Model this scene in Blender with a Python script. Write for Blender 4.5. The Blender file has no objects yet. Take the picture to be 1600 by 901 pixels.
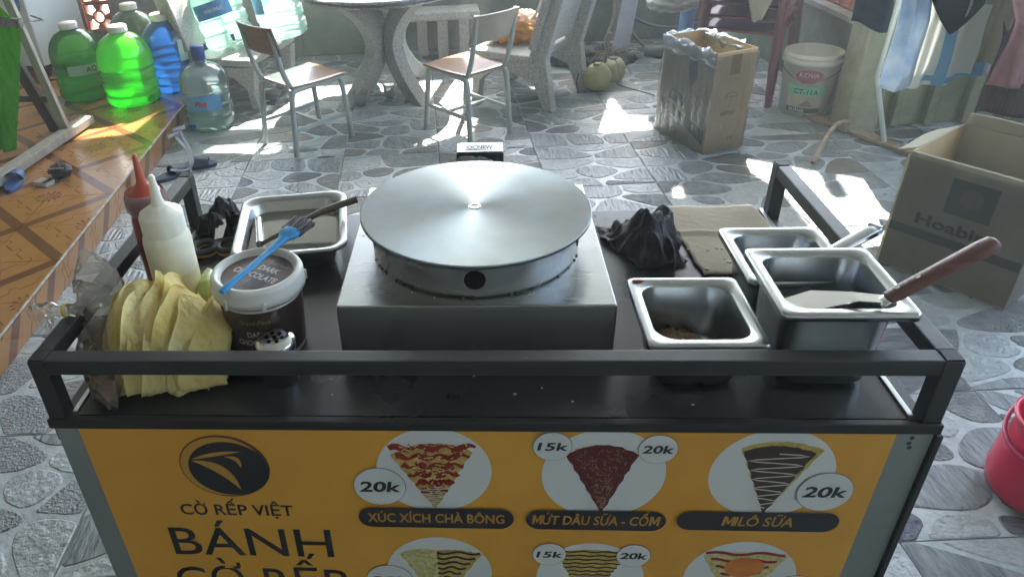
import bpy, bmesh, math, random
from mathutils import Vector, Matrix, noise as mnoise
random.seed(7)
PI = math.pi
sc = bpy.context.scene
COL = sc.collection

# ---------------------------------------------------------------- camera
cam_d = bpy.data.cameras.new('camera'); cam = bpy.data.objects.new('camera', cam_d); COL.objects.link(cam); sc.camera = cam
CP = Vector((0.0072, -0.7866, 1.5375)); YAW, PITCH, ROLL, FPX = -0.0848, 0.5441, -0.0534, 1153.276
_f = Vector((math.sin(YAW)*math.cos(PITCH), math.cos(YAW)*math.cos(PITCH), -math.sin(PITCH)))
_r0 = Vector((math.cos(YAW), -math.sin(YAW), 0)); _u0 = _r0.cross(_f)
_r = math.cos(ROLL)*_r0 + math.sin(ROLL)*_u0; _u = -math.sin(ROLL)*_r0 + math.cos(ROLL)*_u0
m3 = Matrix((_r, _u, -_f)).transposed()
cam.matrix_world = Matrix.Translation(CP) @ m3.to_4x4()
cam_d.sensor_width = 36; cam_d.lens = FPX/1600*36; cam_d.shift_x = 0.0842; cam_d.shift_y = -0.022
cam_d.clip_start = 0.02; cam_d.clip_end = 2000
# ---------------------------------------------------------------- sky and sun
SUN_EL, SUN_AZ = math.radians(47), math.radians(10)
to_sun = Vector((math.sin(SUN_AZ)*math.cos(SUN_EL), math.cos(SUN_AZ)*math.cos(SUN_EL), math.sin(SUN_EL)))
w = bpy.data.worlds.new('World'); sc.world = w; w.use_nodes = True
nt = w.node_tree; bg = nt.nodes['Background']; sky = nt.nodes.new('ShaderNodeTexSky'); sky.sky_type = 'NISHITA'
sky.sun_disc = False; sky.sun_elevation = SUN_EL; sky.sun_rotation = SUN_AZ; sky.dust_density = 1.2; sky.ozone_density = 1.0
nt.links.new(sky.outputs[0], bg.inputs[0]); bg.inputs[1].default_value = 0.15
sl = bpy.data.lights.new('sun', 'SUN'); sl.energy = 4.6; sl.angle = math.radians(0.5); sl.color = (1.0, 0.95, 0.86)
so = bpy.data.objects.new('sun', sl); COL.objects.link(so); so.rotation_euler = to_sun.to_track_quat('Z', 'Y').to_euler(); so.location = (0, 6, 8)
sc.view_settings.view_transform = 'Standard'; sc.view_settings.look = 'None'; sc.view_settings.gamma = 1
sc.view_settings.exposure = 3.45
sc.render.engine = 'CYCLES'; sc.cycles.use_denoising = True
sc.cycles.max_bounces = 10; sc.cycles.transparent_max_bounces = 24; sc.cycles.sample_clamp_indirect = 5; sc.cycles.caustics_reflective = False; sc.cycles.caustics_refractive = False

# ---------------------------------------------------------------- material helpers
MATS = {}
def M(name, c, rough=.5, metal=0, c2=None, ns=8, nd=4, ramp=(.35, .65), bump=0, bs=40, spec=.5, stretch=None, coat=0, sheen=0, sub=0, bd=.01, rvar=0):
    if name in MATS: return MATS[name]
    m = bpy.data.materials.new(name); m.use_nodes = True; t = m.node_tree; b = t.nodes['Principled BSDF']; MATS[name] = m
    b.inputs['Base Color'].default_value = (*c, 1); b.inputs['Roughness'].default_value = rough; b.inputs['Metallic'].default_value = metal
    b.inputs['Specular IOR Level'].default_value = spec
    if coat: b.inputs['Coat Weight'].default_value = coat; b.inputs['Coat Roughness'].default_value = .1
    if sheen: b.inputs['Sheen Weight'].default_value = sheen
    if sub: b.inputs['Subsurface Weight'].default_value = sub; b.inputs['Subsurface Radius'].default_value = (.02, .012, .006); b.inputs['Subsurface Scale'].default_value = .5
    L = t.links.new
    tc = t.nodes.new('ShaderNodeTexCoord'); src = tc.outputs['Object']
    oi = t.nodes.new('ShaderNodeObjectInfo'); ad = t.nodes.new('ShaderNodeVectorMath'); ad.operation = 'MULTIPLY_ADD'
    L(oi.outputs['Random'], ad.inputs[0]); ad.inputs[1].default_value = (37, 53, 71); L(src, ad.inputs[2]); src = ad.outputs[0]
    if stretch:
        mp = t.nodes.new('ShaderNodeMapping'); mp.inputs['Scale'].default_value = stretch; L(src, mp.inputs[0]); src = mp.outputs[0]
    if c2 is not None or rvar:
        n = t.nodes.new('ShaderNodeTexNoise'); n.inputs['Scale'].default_value = ns; n.inputs['Detail'].default_value = nd; n.inputs['Roughness'].default_value = .65; L(src, n.inputs[0])
        r = t.nodes.new('ShaderNodeValToRGB'); r.color_ramp.elements[0].position = ramp[0]; r.color_ramp.elements[1].position = ramp[1]
        r.color_ramp.elements[0].color = (*c, 1); r.color_ramp.elements[1].color = (*(c2 or c), 1); L(n.outputs['Fac'], r.inputs[0])
        if c2 is not None: L(r.outputs[0], b.inputs['Base Color'])
        if rvar:
            mr = t.nodes.new('ShaderNodeMapRange'); mr.inputs['To Min'].default_value = max(0, rough-rvar); mr.inputs['To Max'].default_value = rough+rvar
            L(n.outputs['Fac'], mr.inputs[0]); L(mr.outputs[0], b.inputs['Roughness'])
    if bump:
        n2 = t.nodes.new('ShaderNodeTexNoise'); n2.inputs['Scale'].default_value = bs; n2.inputs['Detail'].default_value = 6; L(src, n2.inputs[0])
        bn = t.nodes.new('ShaderNodeBump'); bn.inputs['Strength'].default_value = bump; bn.inputs['Distance'].default_value = bd; L(n2.outputs['Fac'], bn.inputs['Height']); L(bn.outputs[0], b.inputs['Normal'])
    return m
def clear(name, tint, body, tr=.55, gl=.35, rough=.08, bump=0, bs=40, stretch=None):
    """thin see-through plastic: tinted transparent + translucent body + gloss by Fresnel"""
    if name in MATS: return MATS[name]
    m = bpy.data.materials.new(name); m.use_nodes = True; t = m.node_tree; t.nodes.clear(); L = t.links.new; MATS[name] = m
    out = t.nodes.new('ShaderNodeOutputMaterial'); a = t.nodes.new('ShaderNodeBsdfTransparent'); a.inputs[0].default_value = (*tint, 1)
    tl = t.nodes.new('ShaderNodeBsdfTranslucent'); tl.inputs[0].default_value = (*body, 1)
    df = t.nodes.new('ShaderNodeBsdfDiffuse'); df.inputs[0].default_value = (*body, 1)
    mx0 = t.nodes.new('ShaderNodeMixShader'); mx0.inputs[0].default_value = .35; L(tl.outputs[0], mx0.inputs[1]); L(df.outputs[0], mx0.inputs[2])
    mx = t.nodes.new('ShaderNodeMixShader'); mx.inputs[0].default_value = 1-tr; L(a.outputs[0], mx.inputs[1]); L(mx0.outputs[0], mx.inputs[2])
    g = t.nodes.new('ShaderNodeBsdfGlossy'); g.inputs['Roughness'].default_value = rough
    lw = t.nodes.new('ShaderNodeLayerWeight'); lw.inputs[0].default_value = gl
    mx2 = t.nodes.new('ShaderNodeMixShader'); L(lw.outputs['Fresnel'], mx2.inputs[0]); L(mx.outputs[0], mx2.inputs[1]); L(g.outputs[0], mx2.inputs[2]); L(mx2.outputs[0], out.inputs[0])
    if bump:
        tc = t.nodes.new('ShaderNodeTexCoord'); src = tc.outputs['Object']
        if stretch:
            mp = t.nodes.new('ShaderNodeMapping'); mp.inputs['Scale'].default_value = stretch; L(src, mp.inputs[0]); src = mp.outputs[0]
        n2 = t.nodes.new('ShaderNodeTexNoise'); n2.inputs['Scale'].default_value = bs; n2.inputs['Detail'].default_value = 5; L(src, n2.inputs[0])
        bn = t.nodes.new('ShaderNodeBump'); bn.inputs['Strength'].default_value = bump; bn.inputs['Distance'].default_value = .01; L(n2.outputs['Fac'], bn.inputs['Height'])
        L(bn.outputs[0], g.inputs['Normal']); L(bn.outputs[0], lw.inputs['Normal'])
    return m
def fabric(name, c, c2=None, tl=.35, ns=6, bump=.5, bs=60, stretch=None):
    if name in MATS: return MATS[name]
    m = M(name, c, .85, c2=c2, ns=ns, bump=bump, bs=bs, stretch=stretch, spec=.2, sheen=.1); t = m.node_tree
    b = t.nodes['Principled BSDF']; out = [n for n in t.nodes if n.type == 'OUTPUT_MATERIAL'][0]
    tr = t.nodes.new('ShaderNodeBsdfTranslucent'); tr.inputs[0].default_value = (*c, 1)
    if b.inputs['Base Color'].is_linked: t.links.new(b.inputs['Base Color'].links[0].from_socket, tr.inputs[0])
    mx = t.nodes.new('ShaderNodeMixShader'); mx.inputs[0].default_value = tl
    t.links.new(b.outputs[0], mx.inputs[1]); t.links.new(tr.outputs[0], mx.inputs[2]); t.links.new(mx.outputs[0], out.inputs[0])
    return m

# ---------------------------------------------------------------- geometry helpers
class G:
    def __init__(s): s.v = []; s.f = []; s.mi = []; s.sm = []
    def add(s, vs, fs, mi=0, sm=False, T=None):
        o = len(s.v); s.v += [tuple(T @ Vector(v)) if T is not None else tuple(v) for v in vs]
        for f in fs: s.f.append([i+o for i in f]); s.mi.append(mi); s.sm.append(sm)
        return s
    def box(s, c, d, rz=0, mi=0, T=None):
        x, y, z = d[0]/2, d[1]/2, d[2]/2
        vs = [Vector((a*x, b*y, e*z)) for e in (-1, 1) for b in (-1, 1) for a in (-1, 1)]
        R_ = Matrix.Translation(c) @ Matrix.Rotation(rz, 4, 'Z')
        if T is not None: R_ = T @ R_
        return s.add(vs, [(0, 2, 3, 1), (4, 5, 7, 6), (0, 1, 5, 4), (2, 6, 7, 3), (0, 4, 6, 2), (1, 3, 7, 5)], mi, False, R_)
    def beam(s, p, q, a, b, up=(0, 0, 1), mi=0):
        p, q = Vector(p), Vector(q); d = (q-p).normalized(); up = Vector(up)
        if abs(d.dot(up)) > .98: up = Vector((0, 1, 0))
        x = d.cross(up).normalized(); y = x.cross(d)
        vs = [e + x*(i*a/2) + y*(j*b/2) for e in (p, q) for i, j in ((-1, -1), (1, -1), (1, 1), (-1, 1))]
        return s.add(vs, [(3, 2, 1, 0), (4, 5, 6, 7)] + [(i, (i+1) % 4, 4+(i+1) % 4, 4+i) for i in range(4)], mi)
    def tube(s, pts, r, seg=8, cap=True, mi=0, flat=1.0):
        pts = [Vector(p) for p in pts]; n = len(pts); rs = r if isinstance(r, (list, tuple)) else [r]*n; vs = []; fs = []
        if len(rs) != n: rs = [rs[min(len(rs)-1, int(i*(len(rs)-1)/(n-1)+.5))] for i in range(n)]
        prev = None
        for i, p in enumerate(pts):
            d = (pts[min(i+1, n-1)] - pts[max(i-1, 0)]).normalized()
            if prev is None: a = d.cross(Vector((0, 0, 1)) if abs(d.z) < .9 else Vector((1, 0, 0))).normalized()
            else: a = (prev - d*prev.dot(d)).normalized()
            prev = a; b = d.cross(a)
            vs += [p + (a*math.cos(2*PI*k/seg) + b*math.sin(2*PI*k/seg)*flat)*rs[i] for k in range(seg)]
        for i in range(n-1):
            for k in range(seg): fs.append((i*seg+k, i*seg+(k+1) % seg, (i+1)*seg+(k+1) % seg, (i+1)*seg+k))
        s.add(vs, fs, mi, True)
        if cap: s.add(vs[:seg], [tuple(range(seg))[::-1]], mi); s.add(vs[-seg:], [tuple(range(seg))], mi)
        return s
    def lathe(s, prof, seg=32, c=(0, 0, 0), mi=0, sm=True, fx=None):
        vs = []; fs = []; n = len(prof)
        for r, z in prof:
            for k in range(seg):
                a = 2*PI*k/seg; rr = r*(fx(a, z) if fx else 1)
                vs.append((c[0]+rr*math.cos(a), c[1]+rr*math.sin(a), c[2]+z))
        for i in range(n-1):
            for k in range(seg): fs.append((i*seg+k, i*seg+(k+1) % seg, (i+1)*seg+(k+1) % seg, (i+1)*seg+k))
        return s.add(vs, fs, mi, sm)
    def disc(s, c, r, seg=32, mi=0, T=None):
        vs = [(c[0]+r*math.cos(2*PI*k/seg), c[1]+r*math.sin(2*PI*k/seg), c[2]) for k in range(seg)]
        return s.add(vs, [tuple(range(seg))], mi, False, T)
    def prism(s, poly, z0, z1, mi=0, T=None):
        n = len(poly); vs = [(x, y, z0) for x, y in poly] + [(x, y, z1) for x, y in poly]
        return s.add(vs, [tuple(range(n))[::-1], tuple(range(n, 2*n))] + [(i, (i+1) % n, n+(i+1) % n, n+i) for i in range(n)], mi, False, T)
    def sheet(s, fn, nu, nv, mi=0, sm=True, closed=False):
        vs = [fn(i/nu, j/nv) for j in range(nv+1) for i in range(nu+1)]
        fs = [(j*(nu+1)+i, j*(nu+1)+i+1, (j+1)*(nu+1)+i+1, (j+1)*(nu+1)+i) for j in range(nv) for i in range(nu)]
        return s.add(vs, fs, mi, sm)
    def blob(s, c, d, amp=.2, fr=3, seg=24, seed=0, mi=0, sm=True, ridge=False, flatb=None):
        vs = []; fs = []; h = seg//2
        for j in range(h+1):
            for i in range(seg):
                p = Vector((math.sin(PI*j/h)*math.cos(2*PI*i/seg), math.sin(PI*j/h)*math.sin(2*PI*i/seg), math.cos(PI*j/h)))
                q = p*fr + Vector((seed*7.1, seed*3.3, seed*1.7)); e = mnoise.fractal(q, 1.0, 2.0, 3)
                if ridge: e = .35 - abs(e)*1.6
                k = 1+amp*e; z = p.z*d[2]*k
                if flatb is not None: z = max(z, -flatb)
                vs.append((c[0]+p.x*d[0]*k, c[1]+p.y*d[1]*k, c[2]+z))
        for j in range(h):
            for i in range(seg): fs.append((j*seg+i, (j+1)*seg+i, (j+1)*seg+(i+1) % seg, j*seg+(i+1) % seg))
        return s.add(vs, fs, mi, sm)
    def mesh(s, name, mats):
        me = bpy.data.meshes.new(name); me.from_pydata(s.v, [], s.f)
        for m in (mats if isinstance(mats, (list, tuple)) else [mats]): me.materials.append(m)
        me.polygons.foreach_set('material_index', s.mi); me.polygons.foreach_set('use_smooth', s.sm); me.update()
        return me
    def build(s, name, mats, parent=None, loc=(0, 0, 0), rz=0, bev=0, sol=0, ss=0, bseg=2, rot=None):
        o = bpy.data.objects.new(name, s.mesh(name, mats)); COL.objects.link(o); o.parent = parent
        o.location = loc; o.rotation_euler = rot or (0, 0, rz)
        if sol: md = o.modifiers.new('s', 'SOLIDIFY'); md.thickness = sol; md.offset = 0
        if bev: md = o.modifiers.new('b', 'BEVEL'); md.width = bev; md.segments = bseg; md.limit_method = 'ANGLE'; md.angle_limit = math.radians(35)
        if ss: md = o.modifiers.new('u', 'SUBSURF'); md.levels = ss; md.render_levels = ss
        return o
def thing(name, label, cat, loc=(0, 0, 0), rz=0, group=None, rot=None):
    o = bpy.data.objects.new(name, None); COL.objects.link(o); o.empty_display_size = .05
    o.location = loc; o.rotation_euler = rot or (0, 0, rz); tag(o, label, cat, group); return o
def tag(o, label, cat, group=None):
    o['label'] = label; o['category'] = cat
    if group: o['group'] = group
    return o
def struct(o): o['kind'] = 'structure'; return o
def raw_text(body, bold):
    c = bpy.data.curves.new('t', 'FONT'); c.body = body; c.align_x = 'LEFT'; c.offset = bold; c.resolution_u = 3
    o = bpy.data.objects.new('t', c); COL.objects.link(o); dg = bpy.context.evaluated_depsgraph_get(); dg.update()
    me = bpy.data.meshes.new_from_object(o.evaluated_get(dg)); bpy.data.objects.remove(o); bpy.data.curves.remove(c)
    vs = [(v.co.x, v.co.y) for v in me.vertices]; fs = [tuple(p.vertices) for p in me.polygons]; bpy.data.meshes.remove(me)
    return vs, fs
CAPH = .729                                                    # cap height of the built-in font
def text_mesh(body, W_=None, H_=None, bold=0, shear=0, sx=1.0):
    if bold and 'M' in body:                                   # a heavy M is drawn by hand
        vs, fs = [], []; iw = max(x for x, y in raw_text('I', 0)[0])
        for i, chx in enumerate(body):
            if chx == ' ': continue
            pen = max(x for x, y in raw_text(body[:i]+'I', 0)[0])-iw
            if chx == 'M': h = CAPH; v, f = [(.07, 0), (.07, h), (.28, h), (.45, .34), (.62, h), (.83, h), (.83, 0), (.655, 0), (.655, .46), (.50, .12), (.40, .12), (.245, .46), (.245, 0)], [tuple(range(13))]
            else: v, f = raw_text(chx, bold)
            k0 = len(vs); vs += [(x+pen, y) for x, y in v]; fs += [tuple(q+k0 for q in p) for p in f]
    else: vs, fs = raw_text(body, bold)
    vs = [(x+shear*y, y) for x, y in vs]; x0 = min(x for x, y in vs); x1 = max(x for x, y in vs)
    k = (H_/CAPH) if H_ else W_/(x1-x0); kx = W_/(x1-x0) if W_ else k*sx
    return [((x-(x0+x1)/2)*kx, y*k) for x, y in vs], fs       # centred in x, baseline at 0
def lettering(body, place, mat, parent, W_=None, H_=None, bold=0, shear=0, name='lettering', sx=1.0):
    vs, fs = text_mesh(body, W_, H_, bold, shear, sx); g = G(); g.add([place(x, y) for x, y in vs], fs)
    return g.build(name, mat, parent)
def circ(cx, cy, r, n=40, ry=None): return [(cx+r*math.cos(2*PI*k/n), cy+(ry or r)*math.sin(2*PI*k/n)) for k in range(n)]
def ribbon(pts, wd):
    pts = [Vector(p) for p in pts]; vs = []; fs = []
    for i, p in enumerate(pts):
        d = (pts[min(i+1, len(pts)-1)]-pts[max(i-1, 0)]).normalized(); n = Vector((-d.y, d.x)); ww = wd if not callable(wd) else wd(i/(len(pts)-1))
        vs += [p+n*ww/2, p-n*ww/2]
    for i in range(len(pts)-1): fs.append((2*i, 2*i+1, 2*i+3, 2*i+2))
    return [(v.x, v.y) for v in vs], fs
def smooth_pts(pts, it=2):
    for _ in range(it):
        o = [pts[0]]
        for a, b in zip(pts[:-1], pts[1:]):
            o += [tuple(.75*x+.25*y for x, y in zip(a, b)), tuple(.25*x+.75*y for x, y in zip(a, b))]
        pts = o+[pts[-1]]
    return pts
def rrect(w_, h_, r, n=5, cx=0, cy=0):
    o = []
    for sx, sy, a0 in ((1, 1, 0), (-1, 1, 90), (-1, -1, 180), (1, -1, 270)):
        for k in range(n+1):
            a = math.radians(a0+90*k/n); o.append((cx+sx*(w_/2-r)+r*math.cos(a), cy+sy*(h_/2-r)+r*math.sin(a)))
    return o
YT = math.radians(4.3); CT, ST = math.cos(YT), math.sin(YT)
def Y(u, v): return (u*CT-v*ST, u*ST+v*CT)          # the yard's own axes, turned 4.3 degrees from the cart

# ================================================================ SETTING
g = G(); g.add([(-60, -60, -.06), (60, -60, -.06), (60, 60, -.06), (-60, 60, -.06)], [(0, 1, 2, 3)])
struct(g.build('ground', M('earth', (.27, .27, .25), .9, c2=(.34, .34, .32), ns=.6)))
# ---- flagstone tile floor
def stone_mat(name, a, b, st, bs, bump, rough=.32):
    m = M(name, a, rough, c2=b, ns=14, nd=6, ramp=(.3, .7), bump=bump, bs=bs, stretch=st, bd=.015, rvar=.1, spec=.8); return m
SM = [stone_mat('stone_pale', (.24, .27, .27), (.40, .445, .445), (1, 1, 1), 45, .7),
      stone_mat('stone_striated', (.085, .102, .106), (.26, .298, .304), (3.2, .7, 1), 22, .8),
      stone_mat('stone_brown', (.085, .085, .072), (.175, .17, .145), (1, 1.4, 1), 40, .8),
      stone_mat('stone_navy', (.012, .018, .04), (.05, .065, .11), (1, 1, 1), 60, .7, .35),
      stone_mat('stone_cracked', (.10, .118, .117), (.29, .32, .318), (1.5, 1.5, 1), 70, 1.0),
      stone_mat('stone_slate', (.06, .066, .07), (.13, .14, .15), (.8, 2.6, 1), 26, .8)]
TILE = .512
mortar = M('tile_mortar', (.31, .355, .355), .34, c2=(.45, .50, .495), ns=20, bump=.6, bs=55, bd=.005, rvar=.12, spec=.6)
grout = M('dark_grout', (.03, .032, .03), .9)
def clip(poly, n, d):
    o = []
    for i in range(len(poly)):
        a, b = poly[i], poly[(i+1) % len(poly)]; da = a[0]*n[0]+a[1]*n[1]-d; db = b[0]*n[0]+b[1]*n[1]-d
        if da <= 0: o.append(a)
        if (da < 0) != (db < 0) and abs(da-db) > 1e-12: k = da/(da-db); o.append((a[0]+(b[0]-a[0])*k, a[1]+(b[1]-a[1])*k))
    return o
def area(p): return .5*abs(sum(p[i][0]*p[(i+1) % len(p)][1]-p[(i+1) % len(p)][0]*p[i][1] for i in range(len(p))))
def stone_set(rnd):
    hs = TILE/2-.0022; pts = []; tries = 0
    while len(pts) < 11 and tries < 900:
        tries += 1; q = (rnd.uniform(-hs, hs)*1.05, rnd.uniform(-hs, hs)*1.05)
        if all(math.hypot((q[0]-p[0])*.78, (q[1]-p[1])*1.25) > p[2]*.06+.048 for p in pts): pts.append((q[0], q[1], rnd.uniform(.2, 1.5)))
    out = []
    for i, p in enumerate(pts):
        poly = [(-hs, -hs), (hs, -hs), (hs, hs), (-hs, hs)]
        for j, q in enumerate(pts):
            if i == j or len(poly) < 3: continue
            # elongated cells: the metric squeezes v
            dx, dy = (q[0]-p[0])*.6, (q[1]-p[1])*1.56; mx, my = (q[0]+p[0])/2, (q[1]+p[1])/2
            k = .5+.12*(p[2]-q[2]); mx = p[0]+(q[0]-p[0])*k; my = p[1]+(q[1]-p[1])*k
            poly = clip(poly, (dx, dy), dx*mx+dy*my)
        if len(poly) < 3: continue
        cx = sum(a for a, b in poly)/len(poly); cy = sum(b for a, b in poly)/len(poly)
        # cut back every side that is not on the tile's own edge
        gap = rnd.uniform(.004, .009); base = poly
        for a, b in zip(base, base[1:]+base[:1]):
            if (abs(abs(a[0])-hs) < 1e-6 and abs(a[0]-b[0]) < 1e-6) or (abs(abs(a[1])-hs) < 1e-6 and abs(a[1]-b[1]) < 1e-6): continue
            n = (b[1]-a[1], -(b[0]-a[0])); l = math.hypot(*n)
            if l < 1e-6: continue
            n = (n[0]/l, n[1]/l); d = n[0]*a[0]+n[1]*a[1]
            if n[0]*cx+n[1]*cy > d: n = (-n[0], -n[1]); d = -d
            poly = clip(poly, n, d-gap)
            if len(poly) < 3: break
        if len(poly) < 3 or area(poly) < .0009: continue
        for _ in range(2):
            q = []
            for a, b in zip(poly, poly[1:]+poly[:1]):
                t = .24 if not ((abs(abs(a[0])-hs) < 1e-5 and abs(a[0]-b[0]) < 1e-5) or (abs(abs(a[1])-hs) < 1e-5 and abs(a[1]-b[1]) < 1e-5)) else .06
                q += [(a[0]+(b[0]-a[0])*t, a[1]+(b[1]-a[1])*t), (a[0]+(b[0]-a[0])*(1-t), a[1]+(b[1]-a[1])*(1-t))]
            poly = q
        A = area(poly)
        poly = [(x+.0022*mnoise.noise(Vector((x*60, y*60, i))), y+.0022*mnoise.noise(Vector((x*60, y*60, i+9)))) for x, y in poly]
        poly = [(max(-hs, min(hs, x)), max(-hs, min(hs, y))) for x, y in poly]
        mi = 3 if (A < .0085 and rnd.random() < .5) else rnd.choices([0, 1, 2, 4, 5], [20, 30, 15, 20, 15])[0]
        out.append((poly, mi, A))
    return out
def stone_geo(g, poly, mi, T=None, one=False):
    n = len(poly); cx = sum(p[0] for p in poly)/n; cy = sum(p[1] for p in poly)/n
    vs = [(x, y, 0) for x, y in poly] + [(cx+(x-cx)*.95, cy+(y-cy)*.95, .0024) for x, y in poly]
    g.add(vs, [tuple(range(n, 2*n))] + [(i, (i+1) % n, n+(i+1) % n, n+i) for i in range(n)], 0 if one else mi, False, T)
U0, V0 = .015, .37
g = G(); g.box((1.9, 1.9, -.022), (6.85, 6.3, .028))
floor = struct(g.build('floor', grout, rz=YT)); floor['label'] = 'grey flagstone patterned tile floor of the yard'
VAR = []
for k in range(9):
    sset = stone_set(random.Random(100+k)); ms = []
    for poly, mi, A in sset:
        q = G(); stone_geo(q, poly, mi, None, True); ms.append((q.mesh('stone', SM[mi]), poly, mi, A))
    VAR.append(ms)
hs = TILE/2
tg = G(); tg.prism(rrect(TILE-.004, TILE-.004, .003, 2), -.008, 0); tile_me = tg.mesh('tile', mortar)
def px_of(P):
    d = Vector(P)-CP; z = d.dot(_f)
    return (800-134.7+FPX*d.dot(_r)/z, 415.4-FPX*d.dot(_u)/z, z) if z > .1 else (-9999, -9999, 1)
cand = []; rest = G(); rnd = random.Random(5); last = {}
for i in range(-3, 7):
    for j in range(-3, 9):
        ch = [a for a in range(9) if a not in (last.get((i-1, j)), last.get((i, j-1)), last.get((i-1, j-1)))]
        k = rnd.choice(ch); last[(i, j)] = k; rot = rnd.choice([0, PI])
        cu, cv = U0+(i+.5)*TILE, V0+(j+.5)*TILE
        t = bpy.data.objects.new('tile', tile_me); COL.objects.link(t); t.parent = floor; t.location = (cu, cv, rnd.uniform(-.0004, .0004)); t.rotation_euler = (0, 0, rot)
        for me, poly, mi, A in VAR[k]:
            mx = sum(p[0] for p in poly)/len(poly); my = sum(p[1] for p in poly)/len(poly); sgn = 1 if rot == 0 else -1
            X, Y_ = Y(cu+sgn*mx, cv+sgn*my); px, py, z = px_of((X, Y_, 0))
            vis = -20 < px < 1620 and -10 < py < 915 and not (-.63 < X < .63 and -.1 < Y_ < .7)
            if vis and 120 < px < 1440 and py > 340 and not (px < 300 and py < 560): vis = False
            cand.append((A*FPX*FPX/z/z*(CP.z/z) if vis else 0, me, poly, mi, t, cu, cv, sgn))
cand.sort(key=lambda c: -c[0])
for n, (sc_, me, poly, mi, t, cu, cv, sgn) in enumerate(cand):
    if n < 300 and sc_ > 0:
        o = bpy.data.objects.new('stone', me); COL.objects.link(o); o.parent = t; o.location = (0, 0, 0)
    else: stone_geo(rest, poly, mi, Matrix.Translation((cu, cv, 0)) @ Matrix.Rotation(0 if sgn > 0 else PI, 4, 'Z'))
o = rest.build('paving_stones', SM, floor); o['kind'] = 'stuff'
# ---- raised porch with patterned orange tiles
def porch_mat(name):
    m = bpy.data.materials.new(name); m.use_nodes = True; t = m.node_tree; b = t.nodes['Principled BSDF']; L = t.links.new
    tc = t.nodes.new('ShaderNodeTexCoord'); sx = t.nodes.new('ShaderNodeSeparateXYZ'); L(tc.outputs['Object'], sx.inputs[0])
    def mt(op, a, b_=None, c=None):
        n = t.nodes.new('ShaderNodeMath'); n.operation = op
        for i, v in enumerate((a, b_, c)):
            if v is None: continue
            if isinstance(v, (int, float)): n.inputs[i].default_value = v
            else: L(v, n.inputs[i])
        return n.outputs[0]
    x, y = sx.outputs[0], sx.outputs[1]
    dg = mt('ABSOLUTE', mt('SUBTRACT', x, y)); band = mt('LESS_THAN', dg, .034)
    # stepped line on both sides of the band
    s_ = mt('ADD', x, y); tri = mt('PINGPONG', s_, .075)
    off = mt('SUBTRACT', mt('SUBTRACT', dg, .105), mt('MULTIPLY', mt('MINIMUM', mt('MAXIMUM', mt('SUBTRACT', tri, .014), 0), .017), 2.2)); line = mt('LESS_THAN', mt('ABSOLUTE', off), .0040)
    # flower in the two free corners
    ax = mt('SUBTRACT', mt('ABSOLUTE', x), .15); ay = mt('SUBTRACT', mt('ABSOLUTE', y), .15)
    rr = mt('SQRT', mt('ADD', mt('MULTIPLY', ax, ax), mt('MULTIPLY', ay, ay))); an = mt('ARCTAN2', ay, ax)
    pet = mt('ADD', .034, mt('MULTIPLY', .018, mt('SINE', mt('MULTIPLY', an, 12))))
    fl = mt('MULTIPLY', mt('LESS_THAN', mt('ABSOLUTE', mt('SUBTRACT', rr, pet)), .0065), mt('LESS_THAN', mt('MULTIPLY', x, y), 0))
    n = t.nodes.new('ShaderNodeTexNoise'); n.inputs['Scale'].default_value = 9; n.inputs['Detail'].default_value = 5; L(tc.outputs['Object'], n.inputs[0])
    def mix(f, a, b_):
        q = t.nodes.new('ShaderNodeMix'); q.data_type = 'RGBA'; L(f, q.inputs[0])
        for i, v in ((6, a), (7, b_)):
            if isinstance(v, tuple): q.inputs[i].default_value = (*v, 1)
            else: L(v, q.inputs[i])
        return q.outputs[2]
    base = mix(n.outputs[0], (.27, .125, .036), (.37, .185, .06)); brown = mix(n.outputs[0], (.11, .04, .018), (.17, .07, .033))
    c = mix(band, base, brown); c = mix(line, c, (.15, .045, .015)); c = mix(fl, c, (.10, .025, .01)); L(c, b.inputs['Base Color'])
    b.inputs['Roughness'].default_value = .13; b.inputs['Specular IOR Level'].default_value = .6
    return m
PM = porch_mat('porch_tile')
white_grout = M('pale_grout', (.5, .47, .42), .8, c2=(.25, .22, .18), ns=30)
SH, PU, PT = .11, -1.521, .302
g = G(); g.box((PU-1.813, 1.9, SH/2-.006), (3.62, 6.28, SH-.012))
porch = struct(g.build('porch', white_grout, rz=YT)); porch['label'] = 'raised porch with orange patterned tiles'
g = G(); g.prism(rrect(PT-.0035, PT-.0035, .002, 2), -.009, 0); ptile = g.mesh('tile', PM)
prest = G()
for i in range(12):
    for j in range(-12, 8):
        cu, cv = PU-(i+.5)*PT, 2.663+(j+.5)*PT
        if cv > 5.0 or cv < -1.2: continue
        fl_ = PI/2 if (i+j) % 2 else 0
        if i < 6 and j >= -6:
            o = bpy.data.objects.new('tile', ptile); COL.objects.link(o); o.parent = porch; o.location = (cu, cv, SH); o.rotation_euler = (0, 0, fl_)
        else: prest.prism(rrect(PT-.0035, PT-.0035, .002, 2), -.009, 0, T=Matrix.Translation((cu, cv, SH)))
o = prest.build('floor_tiles', M('porch_tile_plain', (.46, .2, .055), .2, c2=(.3, .12, .03), ns=5), porch); o['kind'] = 'stuff'
g = G(); g.box((0, 0, 0), (PT-.0035, SH-.006, .009)); rt = g.mesh('riser_tile', PM)
for j in range(-11, 8):
    o = bpy.data.objects.new('riser_tile', rt); COL.objects.link(o); o.parent = porch
    o.location = (PU+.0045-.003, 2.663+(j+.5)*PT, SH/2-.003); o.rotation_euler = (PI/2, 0, PI/2)
g = G(); g.box((PU+.001, 1.9, SH-.0005), (.010, 6.28, .006)); g.build('edge_strip', white_grout, porch, bev=.002)
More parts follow.
